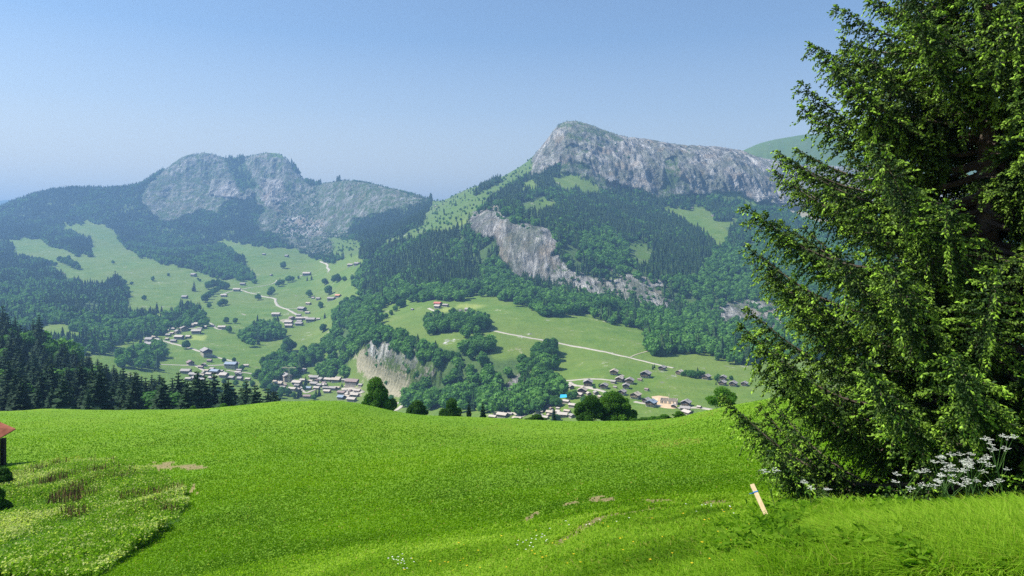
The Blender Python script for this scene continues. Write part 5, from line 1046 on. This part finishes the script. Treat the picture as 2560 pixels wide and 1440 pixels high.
m = MB(); c0 = ax * Ls * .775; m.tube([tuple(c0 + Vector((-.02, -.01, 0))), tuple(c0 + Vector((-.04, -.015, -.004))), tuple(c0 + Vector((-.058, -.01, -.012)))], .003, 4); m.tube([tuple(c0 + Vector((-.02, -.01, 0))), tuple(c0 + Vector((-.035, -.012, -.012)))], .003, 4)
link('string_ends', m.mesh('string_ends', M_str), st); tag(st, 'pale wooden lath leaning left with a blue string tied near its top', 'stake')

# ------------------------------------------------------------------ cow parsley and other flowers
M_stem = simple('green_stem', (.04, .10, .02), (.09, .17, .04), 8); M_petal = simple('white_petals', (.58, .60, .52), (.76, .78, .70), 20); M_yel = simple('yellow_petals', (.70, .48, .02), (.85, .62, .04), 20)
def umbellifer(px, row, D, hgt, seed, heads, label, spread=.16):
    g = random.Random(seed); base = Vector(px3(px, row, D)); base.z = float(zat(base.x, D)); r = bpy.data.objects.new('cow_parsley', None); COL.objects.link(r); r.location = base
    st_ = MB(); top = Vector((g.uniform(-.06, .06), g.uniform(-.03, .03), hgt * .62)); st_.tube([(0, 0, -.05), tuple(top * .5 + Vector((.012, 0, 0))), tuple(top)], [.005, .004, .003], 5)
    ends = []
    for k_ in range(heads):
        a = 6.283 * k_ / heads + g.uniform(-.4, .4); q = g.uniform(.35, 1) if heads > 1 else .1; e = top + Vector((math.cos(a) * spread * q, math.sin(a) * spread * q * .8, hgt * g.uniform(.22, .40))); s0 = top * g.uniform(.55, 1); st_.tube([tuple(s0), tuple(s0.lerp(e, .5) + Vector((0, 0, .01))), tuple(e)], [.003, .0022, .0016], 4); ends.append(e)
    link('stem', st_.mesh('stem', M_stem, True), r)
    for e in ends:
        fl = MB(); R_ = g.uniform(.024, .040)
        for k_ in range(9):
            a = k_ * 2.4 + g.uniform(-.3, .3); q = R_ * math.sqrt(k_ / 9) * 1.3; c = e + Vector((math.cos(a) * q, math.sin(a) * q, .024 + g.uniform(-.010, .008) - q * .5)); fl.tube([tuple(e), tuple(c)], .0007, 3)
            for n_ in range(6):
                b_ = g.uniform(0, 6.28); p = c + Vector((math.cos(b_) * .0065, math.sin(b_) * .0065, g.uniform(-.002, .004))); z_ = .0031
                fl.quad((p.x - z_, p.y - z_*.4, p.z - .001), (p.x + z_, p.y - z_*.6, p.z + .002), (p.x + z_*.8, p.y + z_, p.z), (p.x - z_, p.y + z_*.8, p.z + .003))
        link('flower_head', fl.mesh('flower_head', M_petal), r)
    return tag(r, label, 'flower', 'cow parsley in front of the spruce')
U = [(2360, 1300, 6.5, .42, 6, 'cow parsley at the left of the white cluster under the spruce'), (2388, 1300, 6.6, .50, 7, 'fullest white cow parsley in the middle of the cluster'), (2405, 1302, 6.4, .46, 6, 'cow parsley crowded against the fullest one'), (2432, 1300, 6.6, .50, 6, 'cow parsley right of the white cluster with wide side stems'),
     (2470, 1296, 6.6, .40, 3, 'thin cow parsley with small heads between cluster and tallest plant'), (2512, 1300, 6.6, .70, 8, 'tallest cow parsley near the right edge'), (2250, 1296, 6.6, .38, 2, 'lone thin cow parsley left of the cluster'), (2290, 1298, 6.5, .26, 3, 'short cow parsley with three small heads'),
     (2022, 1300, 6.5, .28, 3, 'small white umbels in front of the low spruce branches'), (1938, 1302, 6.6, .42, 2, 'faint white umbel beside the spruce left of the bright lowest sprays'), (2380, 1302, 6.2, .30, 5, 'low cow parsley at the foot of the white cluster'), (2455, 1300, 6.3, .30, 4, 'cow parsley half sunk in the grass below the wide stems'), (2345, 1298, 6.4, .36, 4, 'leaning cow parsley at the outer left of the white cluster')]
for i, u in enumerate(U): umbellifer(u[0], u[1], u[2], u[3], 50 + i, u[4], u[5])
fl = MB(); x, y, z = ground_near(170, 1290, 1440, 980, 2600)
for i in range(len(x)):
    if y[i] > 9.5: continue
    h_ = RNG.uniform(.03, .10); s_ = RNG.uniform(.004, .008) * (y[i] / 5) ** .5
    for k_ in range(5):
        a = k_ * 1.2566; p = (x[i] + math.cos(a) * s_, y[i] + math.sin(a) * s_, z[i] + h_); fl.quad((x[i], y[i], z[i] + h_ - .002), (p[0] - s_*.4*math.sin(a), p[1] + s_*.4*math.cos(a), p[2]), (x[i] + math.cos(a) * s_*1.5, y[i] + math.sin(a) * s_*1.5, z[i] + h_ + .003), (p[0] + s_*.4*math.sin(a), p[1] - s_*.4*math.cos(a), p[2]))
tag(link('buttercups', fl.mesh('buttercups', M_yel)), 'scattered small yellow buttercups in the near grass', 'flowers', kind='stuff')
fl = MB()
for cx_, cy_, rx, ry, n_ in ((1000, 1420, 30, 14, 22), (1310, 1385, 26, 18, 8), (1450, 1330, 90, 20, 8), (1760, 1290, 90, 10, 10), (1350, 1364, 30, 8, 10)):
    for k_ in range(n_):
        px = cx_ + RNG.normal(0, .5) * rx; py = cy_ + RNG.normal(0, .5) * ry; d = hit(px, py, 1.5, 60)[0]
        if d < 0: continue
        c = Vector((world(px, d), d, float(zat(world(px, d), d)) + RNG.uniform(.05, .14))); s_ = .0008 * d
        for q in range(6):
            a = q * 1.05; fl.quad(tuple(c), tuple(c + Vector((math.cos(a) * s_, math.sin(a) * s_, .003))), tuple(c + Vector((math.cos(a + .5) * s_ * 1.5, math.sin(a + .5) * s_ * 1.5, 0))), tuple(c + Vector((math.cos(a + 1) * s_, math.sin(a + 1) * s_, .003))))
tag(link('clover_flowers', fl.mesh('clover_flowers', M_petal)), 'little white clover heads dotted in the near turf', 'flowers', kind='stuff')

# ------------------------------------------------------------------ the air of the valley
m = MB(); m.box(-52000, 52000, -400, 26000, float(Z.min()) - 3, 495); M_haze = bpy.data.materials.new('haze_air'); M_haze.use_nodes = True; nt = M_haze.node_tree; nt.nodes.clear()
out = nt.nodes.new('ShaderNodeOutputMaterial'); pv = nt.nodes.new('ShaderNodeVolumePrincipled'); pv.inputs['Color'].default_value = (.31, .57, .96, 1); pv.inputs['Density'].default_value = .00019; pv.inputs['Anisotropy'].default_value = .25
nt.links.new(pv.outputs[0], out.inputs['Volume']); tag(link('haze', m.mesh('haze', M_haze)), 'pale blue summer haze filling the valley', 'haze', kind='stuff')
for k_, r in list(PROTO.items()): pass
